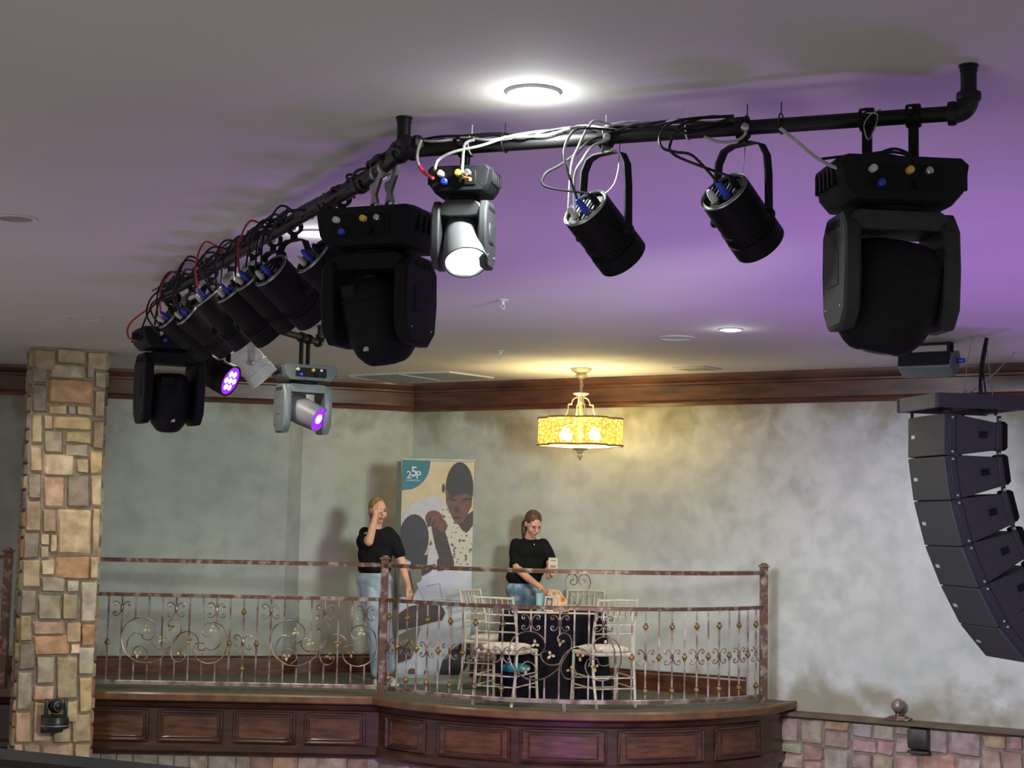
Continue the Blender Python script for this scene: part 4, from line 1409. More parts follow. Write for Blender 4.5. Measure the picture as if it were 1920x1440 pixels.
# ------------------------------------------------------------------ speaker array
SN = Vector((-.979, -.203, 0))
SS = Vector((.203, -.979, 0))
P0 = atY(1703, 783, 11.2)
path = [(0, 0), (-.004, -.297), (.038, -.606), (.125, -.923), (.245, -1.205), (.395, -1.478), (.603, -1.712), (.86, -1.88)]
CWd = .55
M_spkL = mat('grille_logo', (.45, .5, .5), .5)
nth = ['topmost cabinet of the hanging array', 'second cabinet from the top of the hanging array', 'third cabinet from the top of the hanging array', 'fourth cabinet from the top of the hanging array', 'fifth cabinet from the top of the hanging array', 'sixth cabinet from the top of the hanging array', 'lowest cabinet of the hanging array, tilted furthest']
for k in range(7):
    (u0_, z0_), (u1_, z1_) = path[k], path[k + 1]
    if k == 6:
        continue
    L = math.hypot(u1_ - u0_, z1_ - z0_)
    th = math.atan2(u1_ - u0_, -(z1_ - z0_))      # lean back towards the bottom
    back = (-SN)
    zx = Vector((0, 0, 1)) * math.cos(th) - back * math.sin(th)      # local up
    bx = back * math.cos(th) + Vector((0, 0, 1)) * math.sin(th)      # local backwards
    o = P0 + back * u0_ + Vector((0, 0, z0_))
    R_ = Matrix((bx, -SS, zx)).transposed().to_4x4()
    r_ = empty('array_speaker', o)
    r_.rotation_euler = R_.to_euler()
    r_['label'] = ''
    t = .055
    D = .44
    b = B()
    b.prism([(.018, -.004), (D, -.004 - t), (D, -L + .004 + t), (.018, -L + .004)], 0, -CWd, M_spk, axis='y') if False else None
    v = []
    prof = [(.02, -.004), (.10, -.008), (D, -.004 - t), (D, -L + .004 + t), (.10, -L + .008), (.02, -L + .004)]
    n = len(prof)
    v = [(x, 0, z) for x, z in prof] + [(x, -CWd, z) for x, z in prof]
    b.add(v, [[i, (i + 1) % n, n + (i + 1) % n, n + i] for i in range(n)] + [list(range(n - 1, -1, -1)), list(range(n, 2 * n))], M_spk)
    b.build('cabinet', r_, bevel=.004)
    b = B()
    b.box((.008, -CWd / 2, -L / 2), (.022, CWd - .01, L - .010), M_spkf)
    g_ = b.build('front_grille', r_, bevel=.005)
    b = B()
    b.box((-.0045, -CWd * .16, -L * .5), (.003, .05, .024), M_spkL)
    b.build('logo_plate', g_)
    for yy in (-.004, -CWd + .004):
        sg = 1 if yy > -.1 else -1
        for (xa, w_) in ((.055, .045), (D - .03, .03)):
            b = B()
            b.box((xa, yy + sg * .008, -L / 2), (w_, .014, L * .97), M_spk)
            for zz in (-.03, -L + .03):
                b.lathe([(.010, 0), (.010, .012)], M_steel, 10, Matrix.Translation((xa, yy + sg * .014, zz)) @ zto((0, sg, 0)))
            b.build('rigging_rail', r_, bevel=.002, bseg=1)
    b = B()
    b.box((D * .66, -CWd - .002, -L * .47), (.06, .006, .045), M_black)
    b.build('side_handle_recess', r_)
    b = B()
    b.prism([(D + .035, -L * .12), (D + .065, -L * .18), (D + .065, -L * .75), (D + .04, -L * .82), (D + .0, -L * .80), (D + .0, -L * .14)], -CWd + .04, -CWd + .16, M_black, axis='y')
    b.build('rear_handle', r_, bevel=.008)
    tag(r_, 'black line array speaker, ' + nth[k], 'speaker', 'line array speakers')
fo = P0 + Vector((0, 0, .03))
fr_ = empty('rigging_frame', fo)
fr_.rotation_euler = Matrix((-SN, -SS, Vector((0, 0, 1)))).transposed().to_euler()
b = B()
b.box((.28, .02, .055), (.70, .045, .10), M_spk)
b.box((.28, -CWd - .02, .055), (.70, .045, .10), M_spk)
b.box((-.045, -CWd / 2, .055), (.045, CWd + .08, .10), mat('frame_lit', (.10, .105, .085), .6))  # front bar coloured lighter and greener for the light on its face
b.box((.60, -CWd / 2, .055), (.045, CWd - .0, .09), M_spk)
b.box((.28, -CWd / 2, .055), (.05, CWd - .0, .07), M_spk)
b.build('bumper_frame', fr_, bevel=.004)
for x, y in ((.02, -.02), (.05, -CWd), (.38, -CWd - .01), (.42, -.02)):
    b = B()
    b.lathe([(.012, -.035), (.012, .01)], M_black, 8, Matrix.Translation((x, y, -.002)))
    b.build('link_pin', fr_)
b = B()
ct = Vector((.30, -CWd / 2, .10))
b.tube([ct + Vector((.03 * math.cos(a), 0, .03 + .03 * math.sin(a))) for a in [i * math.pi / 6 for i in range(12)]], .006, M_steel, 8, closed=True)
b.build('shackle', fr_)
tag(fr_, 'dark steel bumper frame bolted above the hanging speaker array', 'rigging frame')
MW = Matrix.Translation(fo) @ fr_.rotation_euler.to_matrix().to_4x4()
for j, (a, pxy, rr, nm, m) in enumerate([((.30, -.27, .15), (1823, 630), .003, 'thin steel wire rising straight from the speaker array to the ceiling', M_steel),
        ((.42, -.45, .12), (1848, 634), .003, 'steel wire rising from the right half of the array frame', M_steel),
        ((.32, -.30, .13), (1903, 660), .003, 'pale wire slanting up right from the array frame', M_gcable),
        ((.30, -.32, .13), (1903, 660), .003, 'second pale wire slanting up right beside its twin', M_gcable)]):
    p0 = MW @ Vector(a)
    p1 = atZ(pxy[0], pxy[1], CEIL)
    b = B()
    b.tube([p0, p0.lerp(p1, .5) + Vector((.01 * (j - 1), 0, -.01)), p1], rr, m, 6)
    tag(b.build('wire'), nm, 'wire')
p0 = MW @ Vector((.36, -.40, .12))
p1 = atZ(1850, 634, CEIL)
b = B()
for k in range(5):
    o_ = Vector((.012 * math.cos(k * 1.3), .012 * math.sin(k * 1.3), 0))
    b.tube(crv([p0 + o_ + Vector((.04 * (k - 2) * .3, 0, 0)), p0.lerp(p1, .5) + o_ + Vector((-.015, 0, 0)), p1 + o_ * .8], 6), .006, M_cable, 6)
tag(b.build('cable_bundle'), 'black bundle of speaker cables rising from the array frame to the ceiling', 'cable')
# floodlight
fp_ = atZ(1742, 643, CEIL)
fl = empty('floodlight', fp_, (0, 0, math.radians(-32)))
b = B()
for x in (-.16, .16):
    s = [(-.045, 0), (-.045, -.16), (-.02, -.16), (-.02, -.03), (.02, -.03), (.02, -.16), (.045, -.16), (.045, 0)]
    b.prism([(y, z) for y, z in s][::-1], x - .012, x + .012, M_blackpl, axis='x') if False else None
    b.box((x, -.04, -.09), (.022, .022, .16), M_blackpl)
    b.box((x, .05, -.09), (.022, .022, .16), M_blackpl)
    b.box((x, .005, -.012), (.024, .11, .022), M_blackpl)
b.box((0, 0, -.010), (.34, .03, .018), M_blackpl)
b.build('hanging_bracket', fl, bevel=.003)
b = B()
M_fl = mat('flood_body', (.14, .17, .17), .5)
prof = [(-.10, -.09), (.12, -.05), (.15, -.10), (.10, -.22), (-.02, -.27), (-.15, -.20)]
b.prism(prof, -.20, .20, M_fl, axis='x', inset=.05)
b.build('housing', fl, bevel=.006)
b = B()
b.prism([(-.16, -.10), (-.10, -.085), (-.13, -.165), (-.175, -.19)], -.19, .19, M_black, axis='x')
b.build('barn_door', fl, bevel=.002)
b = B()
b.lathe([(.02, 0), (.02, .05), (.012, .06)], M_blue, 12, Matrix.Translation((.2, .05, -.14)) @ zto((1, 0, 0)))
b.build('connector', fl)
tag(fl, 'grey floodlight on a black ceiling bracket above the speaker array', 'floodlight')

# ------------------------------------------------------------------ chandelier
cp = atZ(1090, 691, CEIL)
ch = empty('chandelier', cp)
b = B()
b.lathe([(.10, 0), (.10, -.010), (.085, -.022), (.045, -.050), (.045, -.058), (.058, -.062), (.055, -.072), (.025, -.095), (.008, -.115)], M_chan, 28)
b.build('canopy', ch)
b = B()
for k in range(6):
    z = -.112 - k * .021
    a = (k % 2) * math.pi / 2
    b.tube([Vector((math.cos(a) * .010 * math.cos(t), math.sin(a) * .010 * math.cos(t), z - .008 + .015 * math.sin(t))) for t in [i * math.pi / 6 for i in range(12)]], .0035, M_chan, 6, closed=True)
b.tube(crv([(.004, 0, -.10), (.018, 0, -.16), (-.012, 0, -.20), (.005, 0, -.235)], 5), .003, M_chan, 6)
b.build('chain', ch)
b = B()
b.lathe([(.012, -.225), (.075, -.228), (.070, -.240), (.035, -.256), (.018, -.262), (.018, -.30), (.024, -.31), (.018, -.33), (.020, -.47), (.014, -.70)], M_chan, 24)
b.build('stem', ch)
for k in range(4):
    a = math.pi / 4 * (2 * k) + .25
    c = [(.018, -.272), (.045, -.270), (.075, -.29), (.088, -.325), (.090, -.335), (.118, -.336), (.120, -.36), (.128, -.40), (.15, -.44), (.185, -.468)]
    b = B()
    b.tube([Vector((r * math.cos(a), r * math.sin(a), z)) for r, z in [(p.x, p.y) for p in crv([(x, z, 0) for x, z in c], 3)]], .0075, M_chan, 6)
    b.build('arm', ch)
m = bpy.data.materials.new('lace_shade')
t, pb = nt(m)
tc = t.nodes.new('ShaderNodeTexCoord')
vo = t.nodes.new('ShaderNodeTexVoronoi')
vo.feature = 'DISTANCE_TO_EDGE'
vo.inputs['Scale'].default_value = 22
t.links.new(tc.outputs['Object'], vo.inputs['Vector'])
rp = t.nodes.new('ShaderNodeMapRange')
rp.inputs[1].default_value = .05
rp.inputs[2].default_value = .34
t.links.new(vo.outputs['Distance'], rp.inputs[0])
mx = t.nodes.new('ShaderNodeMix')
mx.data_type = 'RGBA'
mx.inputs[6].default_value = (.20, .11, .03, 1)
mx.inputs[7].default_value = (.86, .52, .17, 1)
t.links.new(rp.outputs[0], mx.inputs[0])
tr = t.nodes.new('ShaderNodeBsdfTranslucent')
t.links.new(mx.outputs[2], tr.inputs[0])
em = t.nodes.new('ShaderNodeEmission')
em.inputs[1].default_value = .35
t.links.new(mx.outputs[2], em.inputs[0])
ad = t.nodes.new('ShaderNodeAddShader')
t.links.new(tr.outputs[0], ad.inputs[0])
t.links.new(em.outputs[0], ad.inputs[1])
tp = t.nodes.new('ShaderNodeBsdfTransparent')
tp.inputs[0].default_value = (1, .86, .60, 1)
ms = t.nodes.new('ShaderNodeMixShader')
ms.inputs[0].default_value = .48
t.links.new(ad.outputs[0], ms.inputs[1])
t.links.new(tp.outputs[0], ms.inputs[2])
t.links.new(ms.outputs[0], t.nodes['Material Output'].inputs[0])
M_lace = m
def lobe(a):
    return .285 + .105 * abs(math.cos(3 * (a + .15))) ** .6
NS = 96
def ringp(z, dr=0.):
    return [Vector(((lobe(6.28318 * k / NS) + dr) * math.cos(6.28318 * k / NS), (lobe(6.28318 * k / NS) + dr) * math.sin(6.28318 * k / NS), z)) for k in range(NS)]
b = B()
v = ringp(-.468) + ringp(-.705)
b.add(v, [[k, (k + 1) % NS, NS + (k + 1) % NS, NS + k] for k in range(NS)], M_lace)
sh = b.build('shade', ch, sharp=60, label='glowing scalloped lace shade')
M_band = mat('shade_band', (.22, .11, .06), .5)
for z in (-.465, -.712):
    b = B()
    b.tube([p for p in ringp(z, .003)], .009, M_band, 6, closed=True)
    b.build('shade_band', ch)
b = B()
b.add(ringp(-.716, -.01) + [Vector((0, 0, -.742))], [[k, (k + 1) % NS, NS] for k in range(NS)], mat('diffuser_glass', (.9, .75, .5), .5, emit=(1, .78, .36), estr=2.2))
b.build('diffuser', ch)
b = B()
b.lathe([(.075, -.738), (.06, -.752), (.030, -.760), (.034, -.772), (.018, -.785), (.026, -.80), (.024, -.818), (.010, -.835), (.004, -.85)], M_chan, 24)
b.build('finial', ch)
M_bulb = emis('bulb_warm', (1, .74, .38), 25)
for k in range(4):
    a = k * math.pi / 2 + .6
    q = (.19 * math.cos(a), .19 * math.sin(a), -.60)
    b = B()
    b.lathe([(.012, .05), (.012, .02), (.036, -.005), (.040, -.03), (.024, -.055), (.002, -.065)], M_bulb, 14, Matrix.Translation(q))
    b.tube([(0, 0, -.50), (q[0] * .8, q[1] * .8, -.53), (q[0], q[1], q[2] + .05)], .005, M_chan)
    b.build('bulb', ch, label='lit warm bulb')
    light('POINT', 'chandelier_lamp', cp + Vector((q[0] * 1.0, q[1] * 1.0, -.56)), 6.5, (1, .92, .44), shadow_soft_size=.03)
light('POINT', 'chandelier_lamp', cp + Vector((0, 0, -.66)), 34, (1, .92, .44), shadow_soft_size=.05)
tag(ch, 'cream metal chandelier with a glowing scalloped lace shade hanging over the round table', 'chandelier')

# ------------------------------------------------------------------ chairs
def post_pts(x, y, lean):
    return None
def make_chair():
    r_ = empty('chiavari_chair')
    R_ = .0125
    hw, hd = .19, .195
    b = B()
    def leg_(pts, r=R_):
        b_ = B()
        b_.tube(crv(pts, 4), r, M_chair, 8)
        return b_
    for sx in (-1, 1):
        leg_([(sx * (hw - .01), -hd - .07, 0), (sx * hw, -hd - .02, .24), (sx * hw, -hd, .45), (sx * hw, -hd - .015, .66), (sx * (hw - .01), -hd - .085, .92)]).build('back_post', r_)
        leg_([(sx * (hw + .02), hd + .02, 0), (sx * (hw + .015), hd, .22), (sx * (hw + .01), hd - .005, .435)]).build('front_leg', r_)
    def ybk(z):
        return -hd - .015 - .07 * ((z - .66) / .26) ** 1.3 if z > .66 else -hd - .015 * (z - .45) / .21
    for z, rr, nm in ((.905, .010, 'top_rail'), (.765, .007, 'back_rail'), (.695, .007, 'back_rail'), (.62, .007, 'back_rail')):
        b = B()
        b.tube([(-hw, ybk(z), z), (0, ybk(z) - .012, z + (.004 if rr > .008 else 0)), (hw, ybk(z), z)], rr, M_chair, 8)
        b.build(nm, r_)
    for k in range(6):
        x = -hw + (k + 1) * 2 * hw / 7
        b = B()
        b.tube([(x, ybk(.765) - .008, .765), (x, ybk(.835) - .010, .835), (x, ybk(.905) - .010, .905)], [.004, .0065, .004], M_chair, 8)
        b.build('spindle', r_)
    b = B()
    b.tube([(-hw, -hd, .445), (hw, -hd, .445), (hw + .01, hd, .445), (-hw - .01, hd, .445)], .017, M_chair, 8, closed=True)
    b.box((0, 0, .445), (2 * hw, 2 * hd, .018), M_chair)
    b.build('seat_frame', r_)
    b = B()
    prof = [(.02, .455), (.80, .455), (.98, .462), (1.03, .478), (.98, .497), (.80, .508), (.4, .514), (.02, .516)]
    v, f = [], []
    S = 28
    for rr, z in prof:
        for k in range(S):
            a = 2 * math.pi * k / S
            ca, sa = math.cos(a), math.sin(a)
            q = (abs(ca) ** 4 + abs(sa) ** 4) ** -.25
            v.append((ca * q * rr * hw * .98, sa * q * rr * hd * .98, z))
    for i in range(len(prof) - 1):
        for k in range(S):
            f.append([i * S + k, i * S + (k + 1) % S, (i + 1) * S + (k + 1) % S, (i + 1) * S + k])
    f += [list(range(S - 1, -1, -1)), list(range((len(prof) - 1) * S, len(prof) * S))]
    b.add(v, f, M_cush)
    b.build('cushion', r_, sharp=80)
    for z in (.16, .25):
        for sx in (-1, 1):
            b = B()
            b.tube([(sx * hw, -hd - .03, z), (sx * (hw + .014), hd, z + .01)], .0065, M_chair, 6)
            b.build('stretcher', r_)
        b = B()
        b.tube([(-hw - .014, hd, z - .03), (hw + .014, hd, z - .03)], .0065, M_chair, 6)
        b.build('stretcher', r_)
        b = B()
        b.tube([(-hw, -hd - .035, z), (hw, -hd - .035, z)], .0065, M_chair, 6)
        b.build('stretcher', r_)
    return r_
proto = make_chair()
SPOT = [(-.085, 14.58, -.80, .60 * -1, 'champagne chair with ivory cushion left of the round table, nearest the banner'),
        (-.005, 13.52, .42, .91, 'champagne chair with ivory cushion at the rail in front of the standing woman'),
        (.84, 13.52, -.36, .93, 'champagne chair with ivory cushion at the rail, right of the round table'),
        (.70, 14.85, -.22, -1.0, 'champagne chair behind the round table, only its backrest showing beside the wall')]
SPOT[0] = (-.12, 14.55, .86, -.5, SPOT[0][4])
for i, (x, y, fx, fy, lb) in enumerate(SPOT):
    c = proto if i == 0 else copy_tree(proto)
    c.location = (x, y, FL)
    c.rotation_euler.z = math.atan2(fy, fx) - math.pi / 2
    tag(c, lb, 'chair', 'champagne chiavari chairs around the table')

# ------------------------------------------------------------------ round table
tx, ty = .42, 14.22
tb = empty('round_table', (tx, ty, FL))
b = B()
b.lathe([(.455, .715), (.46, .72), (.46, .738), (.455, .742), (.01, .742)], M_woodp, 40)
b.build('tabletop', tb)
b = B()
b.lathe([(.22, 0), (.22, .02), (.04, .05), (.035, .70), (.12, .715)], M_black, 24)
b.build('pedestal', tb)
tag(tb, 'small round table hidden under a floor-length black cloth', 'table')
b = B()
NSG = 120
prof = [(.01, .748), (.30, .748), (.455, .748), (.470, .742), (.478, .72), (.485, .60), (.495, .40), (.51, .20), (.53, .02), (.54, .006)]
v, f = [], []
for j, (r, z) in enumerate(prof):
    amp = max(0, j - 3) / 6
    for k in range(NSG):
        a = 2 * math.pi * k / NSG
        w_ = (.022 * math.sin(11 * a + .6 * math.sin(3 * a)) + .010 * math.sin(23 * a + 1)) * amp
        extra = 0
        if j >= 8:
            extra = .09 * max(0, math.cos(a + 1.2)) ** 6
        rr = r + w_ + extra
        v.append((rr * math.cos(a), rr * math.sin(a), z))
for j in range(len(prof) - 1):
    for k in range(NSG):
        f.append([j * NSG + k, j * NSG + (k + 1) % NSG, (j + 1) * NSG + (k + 1) % NSG, (j + 1) * NSG + k])
f.append(list(range(NSG)))
b.add(v, f, M_cloth)
o = b.build('tablecloth', sharp=80)
o.location = (tx, ty, FL)
tag(o, 'black floor-length tablecloth draped over the round table', 'tablecloth')
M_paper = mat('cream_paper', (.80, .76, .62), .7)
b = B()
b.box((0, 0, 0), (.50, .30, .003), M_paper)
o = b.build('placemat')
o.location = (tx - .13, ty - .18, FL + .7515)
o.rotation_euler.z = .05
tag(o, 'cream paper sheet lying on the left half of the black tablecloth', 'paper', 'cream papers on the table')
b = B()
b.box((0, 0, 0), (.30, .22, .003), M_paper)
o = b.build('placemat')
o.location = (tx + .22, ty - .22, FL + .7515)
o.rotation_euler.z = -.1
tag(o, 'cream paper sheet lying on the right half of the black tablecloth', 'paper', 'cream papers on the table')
TZ = FL + .753
# sunflower printed box
M_sun = bpy.data.materials.new('sunflower_print')
t, pb = nt(M_sun)
tc = t.nodes.new('ShaderNodeTexCoord')
vo = t.nodes.new('ShaderNodeTexVoronoi')
vo.inputs['Scale'].default_value = 17
t.links.new(tc.outputs['Object'], vo.inputs['Vector'])
cr = t.nodes.new('ShaderNodeValToRGB')
cr.color_ramp.interpolation = 'CONSTANT'
e = cr.color_ramp.elements
e[0].position = 0
e[0].color = (.12, .05, .02, 1)
e[1].position = .26
e[1].color = (.85, .30, .06, 1)
n_ = e.new(.52)
n_.color = (.85, .60, .42, 1)
n_ = e.new(.70)
n_.color = (.55, .40, .25, 1)
t.links.new(vo.outputs['Distance'], cr.inputs[0])
t.links.new(cr.outputs[0], pb.inputs['Base Color'])
gp = atY(1042, 1133, 14.30)
gx = empty('gift_box', (gp.x, 14.30, TZ + .0))
b = B()
b.prism([(-.085, .03), (.11, .03), (.10, .10), (.03, .19), (-.07, .195)], -.06, .06, M_sun, axis='y')
b.build('flowered_panel', gx, bevel=.004)
b = B()
b.box((.0, 0, .015), (.25, .14, .03), mat('orange_base', (.62, .26, .08), .6, color2=(.8, .45, .2), scale=30))
b.build('base_tray', gx, bevel=.004)
tag(gx, 'orange sunflower-printed display box standing on the round table', 'box')
pf = empty('picture_frame', (gp.x - .07, 14.16, TZ), (math.radians(-10), 0, math.radians(8)))
b = B()
b.box((0, 0, .07), (.085, .012, .135), M_white, Matrix.Rotation(math.radians(6), 4, 'Y'))
b.build('frame', pf, bevel=.003)
b = B()
X6 = Matrix.Rotation(math.radians(6), 4, 'Y')
b.box((0, -.0065, .07), (.060, .002, .108), mat('photo_dark', (.05, .035, .03), .4), X6)
b.ell((.0, -.008, .082), (.017, .001, .024), M_skin, X6)
b.ell((.0, -.008, .040), (.024, .001, .026), mat('photo_red', (.5, .2, .2), .5), X6)
b.build('portrait_photo', pf)
tag(pf, 'small white picture frame with a portrait in front of the sunflower box', 'picture frame')
tu = atY(1012, 1130, 14.25)
b = B()
b.lathe([(.030, 0), (.036, .10), (.040, .16), (.037, .16), (.033, .10), (.027, .006), (.001, .006)], mat('tumbler_plastic', (.42, .66, .74), .15), 24, cap=True)
o = b.build('tumbler')
o.location = (tu.x, 14.25, TZ)
tag(o, 'pale blue plastic tumbler on the table left of the picture frame', 'cup')
cc_ = atY(1037, 1061, 14.62)
cd = empty('card', cc_, (math.radians(-12), 0, math.radians(-6)))
b = B()
b.box((0, 0, 0), (.088, .003, .155), mat('card_paper', (.72, .62, .46), .7))
b.build('sheet', cd)
b = B()
for z, w_ in ((.05, .05), (.0, .055), (-.012, .045), (-.045, .05)):
    b.box((0, -.0022, z), (w_, .001, .010), mat('print_brown', (.35, .27, .18), .7))
b.build('printed_bars', cd)
tag(cd, 'beige printed card held up by the woman behind the round table', 'card')
# bag under the chair
bg = empty('tote_bag', (.085, 13.66, FL), (0, 0, .3))
b = B()
b.box((0, 0, .13), (.26, .12, .26), M_cloth, taper=.9)
b.build('bag_body', bg, bevel=.03)
b = B()
n0 = 9
M_teal = mat('teal_cloth', (.02, .32, .42), .7, color2=(.015, .2, .28), scale=12)
b.ell((0, 0, .285), (.135, .065, .045), M_teal)
b.ell((-.07, -.02, .30), (.06, .05, .035), M_teal)
b.build('teal_scarf', bg, label='teal cloth bulging from the top')
tag(bg, 'dark tote bag with teal cloth on top, under the chair by the rail', 'bag')

# ------------------------------------------------------------------ banner
bl = atY(744, 1276, 14.92)
br = atY(880, 1280, 15.02)
bl.z = br.z = FL
bx = (br - bl)
BW = bx.length
bxn = bx.normalized()
bnn = Vector((bxn.y, -bxn.x, 0))
bn = empty('rollup_banner', bl, (0, 0, math.atan2(bxn.y, bxn.x)))
BH = 2.13
def bq(px, py):
    return ((px - 744) / 136 * BW, (1275 - py) / 422 * (BH - .05) + .05)
def flat(b, pts, y, m):
    """thin slab of print in the banner plane"""
    P = [bq(*p) for p in pts]
    P = [(min(max(x, 0), BW), min(max(z, .05), BH)) for x, z in P]
    n = len(P)
    v = [(x, y, z) for x, z in P]
    b.add(v, [list(range(n))], m)
def ellp(cx, cy, rx, ry, n=28, rot=0):
    c, s = math.cos(rot), math.sin(rot)
    return [(cx + rx * math.cos(t) * c - ry * math.sin(t) * s, cy + rx * math.cos(t) * s + ry * math.sin(t) * c) for t in [2 * math.pi * i / n for i in range(n)]]
C = lambda nme, c, c2=None, sc_=6: mat('print_' + nme, c, .55, color2=c2 or tuple(x * .85 for x in c), scale=sc_)
m_bg = C('beige', (.46, .36, .20), (.52, .44, .28))
m_teal = C('teal', (.018, .16, .20))
m_white = C('white', (.45, .45, .46), (.38, .39, .42))
m_whit2 = C('cloth_white', (.52, .56, .62), (.44, .48, .55))
m_dark = C('dark_skin', (.055, .028, .022), (.035, .02, .018), 14)
m_skin2 = C('warm_skin', (.14, .055, .032), (.09, .035, .022), 14)
m_hair = C('hair', (.013, .012, .018), (.022, .02, .026), 40)
m_boy = C('boy_head', (.022, .021, .026), (.03, .028, .033), 30)
m_shirt = mat('print_floral', (.50, .48, .38), .6, color2=(.06, .07, .04), scale=26, lo=.56, hi=.62)
m_book = C('book', (.50, .53, .60))
m_line = C('line', (.30, .33, .40))
m_olive = C('olive', (.16, .16, .10))
m_txt = C('text', (.55, .62, .62))
b = B()
b.box((BW / 2, .003, BH / 2 + .02), (BW, .004, BH - .04), m_bg)
y = -.0005
L_ = [([(744, 1050), (880, 1050), (880, 1275), (744, 1275)], m_whit2),
      ([(744, 853), (797, 853), (796, 866), (792, 881), (785, 893), (776, 902), (764, 909), (744, 912)], m_teal),
      ([(744, 1000), (744, 966), (750, 952), (760, 941), (776, 930), (795, 923), (810, 921), (820, 926), (828, 938), (835, 985), (800, 1010)], m_white),
      ([(796, 985), (812, 960), (826, 940), (836, 952), (848, 972), (866, 985), (880, 965), (880, 1056), (796, 1056)], m_shirt),
      ([(846, 955), (872, 955), (880, 948), (880, 978), (868, 993), (858, 985), (850, 972)], m_dark),
      (ellp(822.5, 906, 3, 9), m_dark),
      (ellp(853, 906, 26.5, 52), m_hair),
      ([(828, 905), (836, 925), (850, 918), (866, 915), (878, 922), (877, 940), (868, 958), (860, 972), (850, 976), (843, 968), (834, 950), (828, 932)], m_skin2),
      ([(828, 924), (838, 930), (848, 932), (848, 928), (838, 924)], m_hair),
      ([(856, 931), (866, 929), (876, 928), (876, 923), (864, 924)], m_hair),
      (ellp(849, 947, 5, 7), m_dark),
      (ellp(849, 963, 8, 2.2), m_hair),
      ([(744, 1010), (744, 1066), (756, 1072), (756, 1110), (744, 1120)], m_olive),
      ([(802, 985), (822, 972), (834, 1010), (846, 1050), (846, 1062), (815, 1068), (812, 1030)], m_dark),
      (ellp(806, 966, 17, 16, rot=.6), m_skin2),
      (ellp(822, 978, 9, 13, rot=-.3), m_skin2),
      (ellp(797, 973, 3, 10, rot=.2), m_dark), (ellp(805, 976, 2, 10, rot=.2), m_dark),
      (ellp(769, 1004, 28, 46), m_boy),
      ([(765, 1040), (796, 1036), (812, 1058), (800, 1070), (782, 1080), (764, 1068)], m_boy),
      ([(797, 1020), (812, 1026), (817, 1042), (808, 1054), (795, 1058)], m_white),
      ([(744, 1062), (770, 1065), (784, 1062), (786, 1082), (776, 1108), (762, 1120), (744, 1115)], m_olive),
      ([(756, 1068), (764, 1068), (772, 1112), (768, 1130), (758, 1100)], m_dark),
      ([(776, 1092), (800, 1078), (846, 1064), (862, 1068), (876, 1086), (878, 1125), (826, 1122), (792, 1126)], m_book),
      ([(794, 1096), (820, 1090), (826, 1122), (824, 1122), (818, 1093), (795, 1099)], m_line),
      ([(832, 1136), (862, 1131), (880, 1128), (880, 1130), (862, 1133), (832, 1139)], m_line),
      ([(744, 1150), (764, 1136), (800, 1128), (824, 1134), (832, 1148), (826, 1162), (800, 1168), (776, 1176), (744, 1182)], m_dark),
      ([(806, 1136), (826, 1138), (830, 1142), (808, 1140)], m_hair), ([(806, 1150), (828, 1151), (828, 1154), (806, 1153)], m_hair),
      ([(744, 1192), (770, 1178), (786, 1176), (780, 1200), (772, 1232), (744, 1240)], m_olive),
      ([(744, 1210), (768, 1218), (770, 1236), (744, 1246)], m_dark),
      (ellp(772, 1262, 8, 7), m_skin2), (ellp(798, 1262, 4, 4), m_dark),
      ([(822, 1268), (828, 1240), (842, 1222), (862, 1206), (880, 1200), (880, 1240), (866, 1262), (850, 1268)], m_boy),
      ([(744, 1266), (880, 1268), (880, 1275), (744, 1275)], C('pale_strip', (.36, .42, .38)))]
for k, (pts, mm) in enumerate(L_):
    flat(b, pts, -.001 - k * .0003, mm)
b.build('printed_sheet', bn, sharp=80)
def text(s, size, X, m, parent, name='lettering'):
    cu = bpy.data.curves.new(name, 'FONT')
    cu.body = s
    cu.size = size
    cu.extrude = .0006
    cu.offset = size * .015
    cu.align_x = 'CENTER'
    ob = bpy.data.objects.new(name, cu)
    COL.objects.link(ob)
    dg = bpy.context.evaluated_depsgraph_get()
    me = bpy.data.meshes.new_from_object(ob.evaluated_get(dg))
    bpy.data.objects.remove(ob)
    me.transform(X)
    me.materials.clear()
    me.materials.append(m)
    o2 = bpy.data.objects.new(name, me)
    COL.objects.link(o2)
    o2.parent = parent
    return o2
RX = Matrix.Rotation(math.pi / 2, 4, 'X')
def tx_(px, py, s, size):
    x, z = bq(px, py)
    return text(s, size, Matrix.Translation((x, -.013, z)) @ RX, m_txt, bn)
tx_(756.5, 888, '2', .100)
tx_(766, 884, '5', .135)
tx_(774.5, 888, 'P', .100)
tx_(764.5, 893.5, 'FOUNDATION', .020)
b = B()
b.box((BW / 2, .006, BH + .012), (BW + .03, .022, .026), mat('dull_alloy', (.30, .32, .30), .5, metal=.3))
b.build('top_bar', bn, bevel=.003)
b = B()
b.box((-.030, .02, BH / 2), (.035, .012, BH - .02), mat('edge_strip', (.09, .10, .08), .6))
b.build('side_strip', bn)
b = B()
b.prism([(-.09, 0), (.09, 0), (.09, .03), (.05, .06), (-.05, .06), (-.09, .03)], -.02, BW + .02, mat('banner_base', (.30, .36, .32), .35, metal=.4), axis='x')
b.build('base', bn, bevel=.004)
b = B()
b.tube([(BW / 2, .035, .05), (BW / 2, .035, BH)], .008, M_silver, 8)
b.build('support_pole', bn)
tag(bn, 'tall roll-up banner with a teal corner logo and a man reading with a child', 'banner')

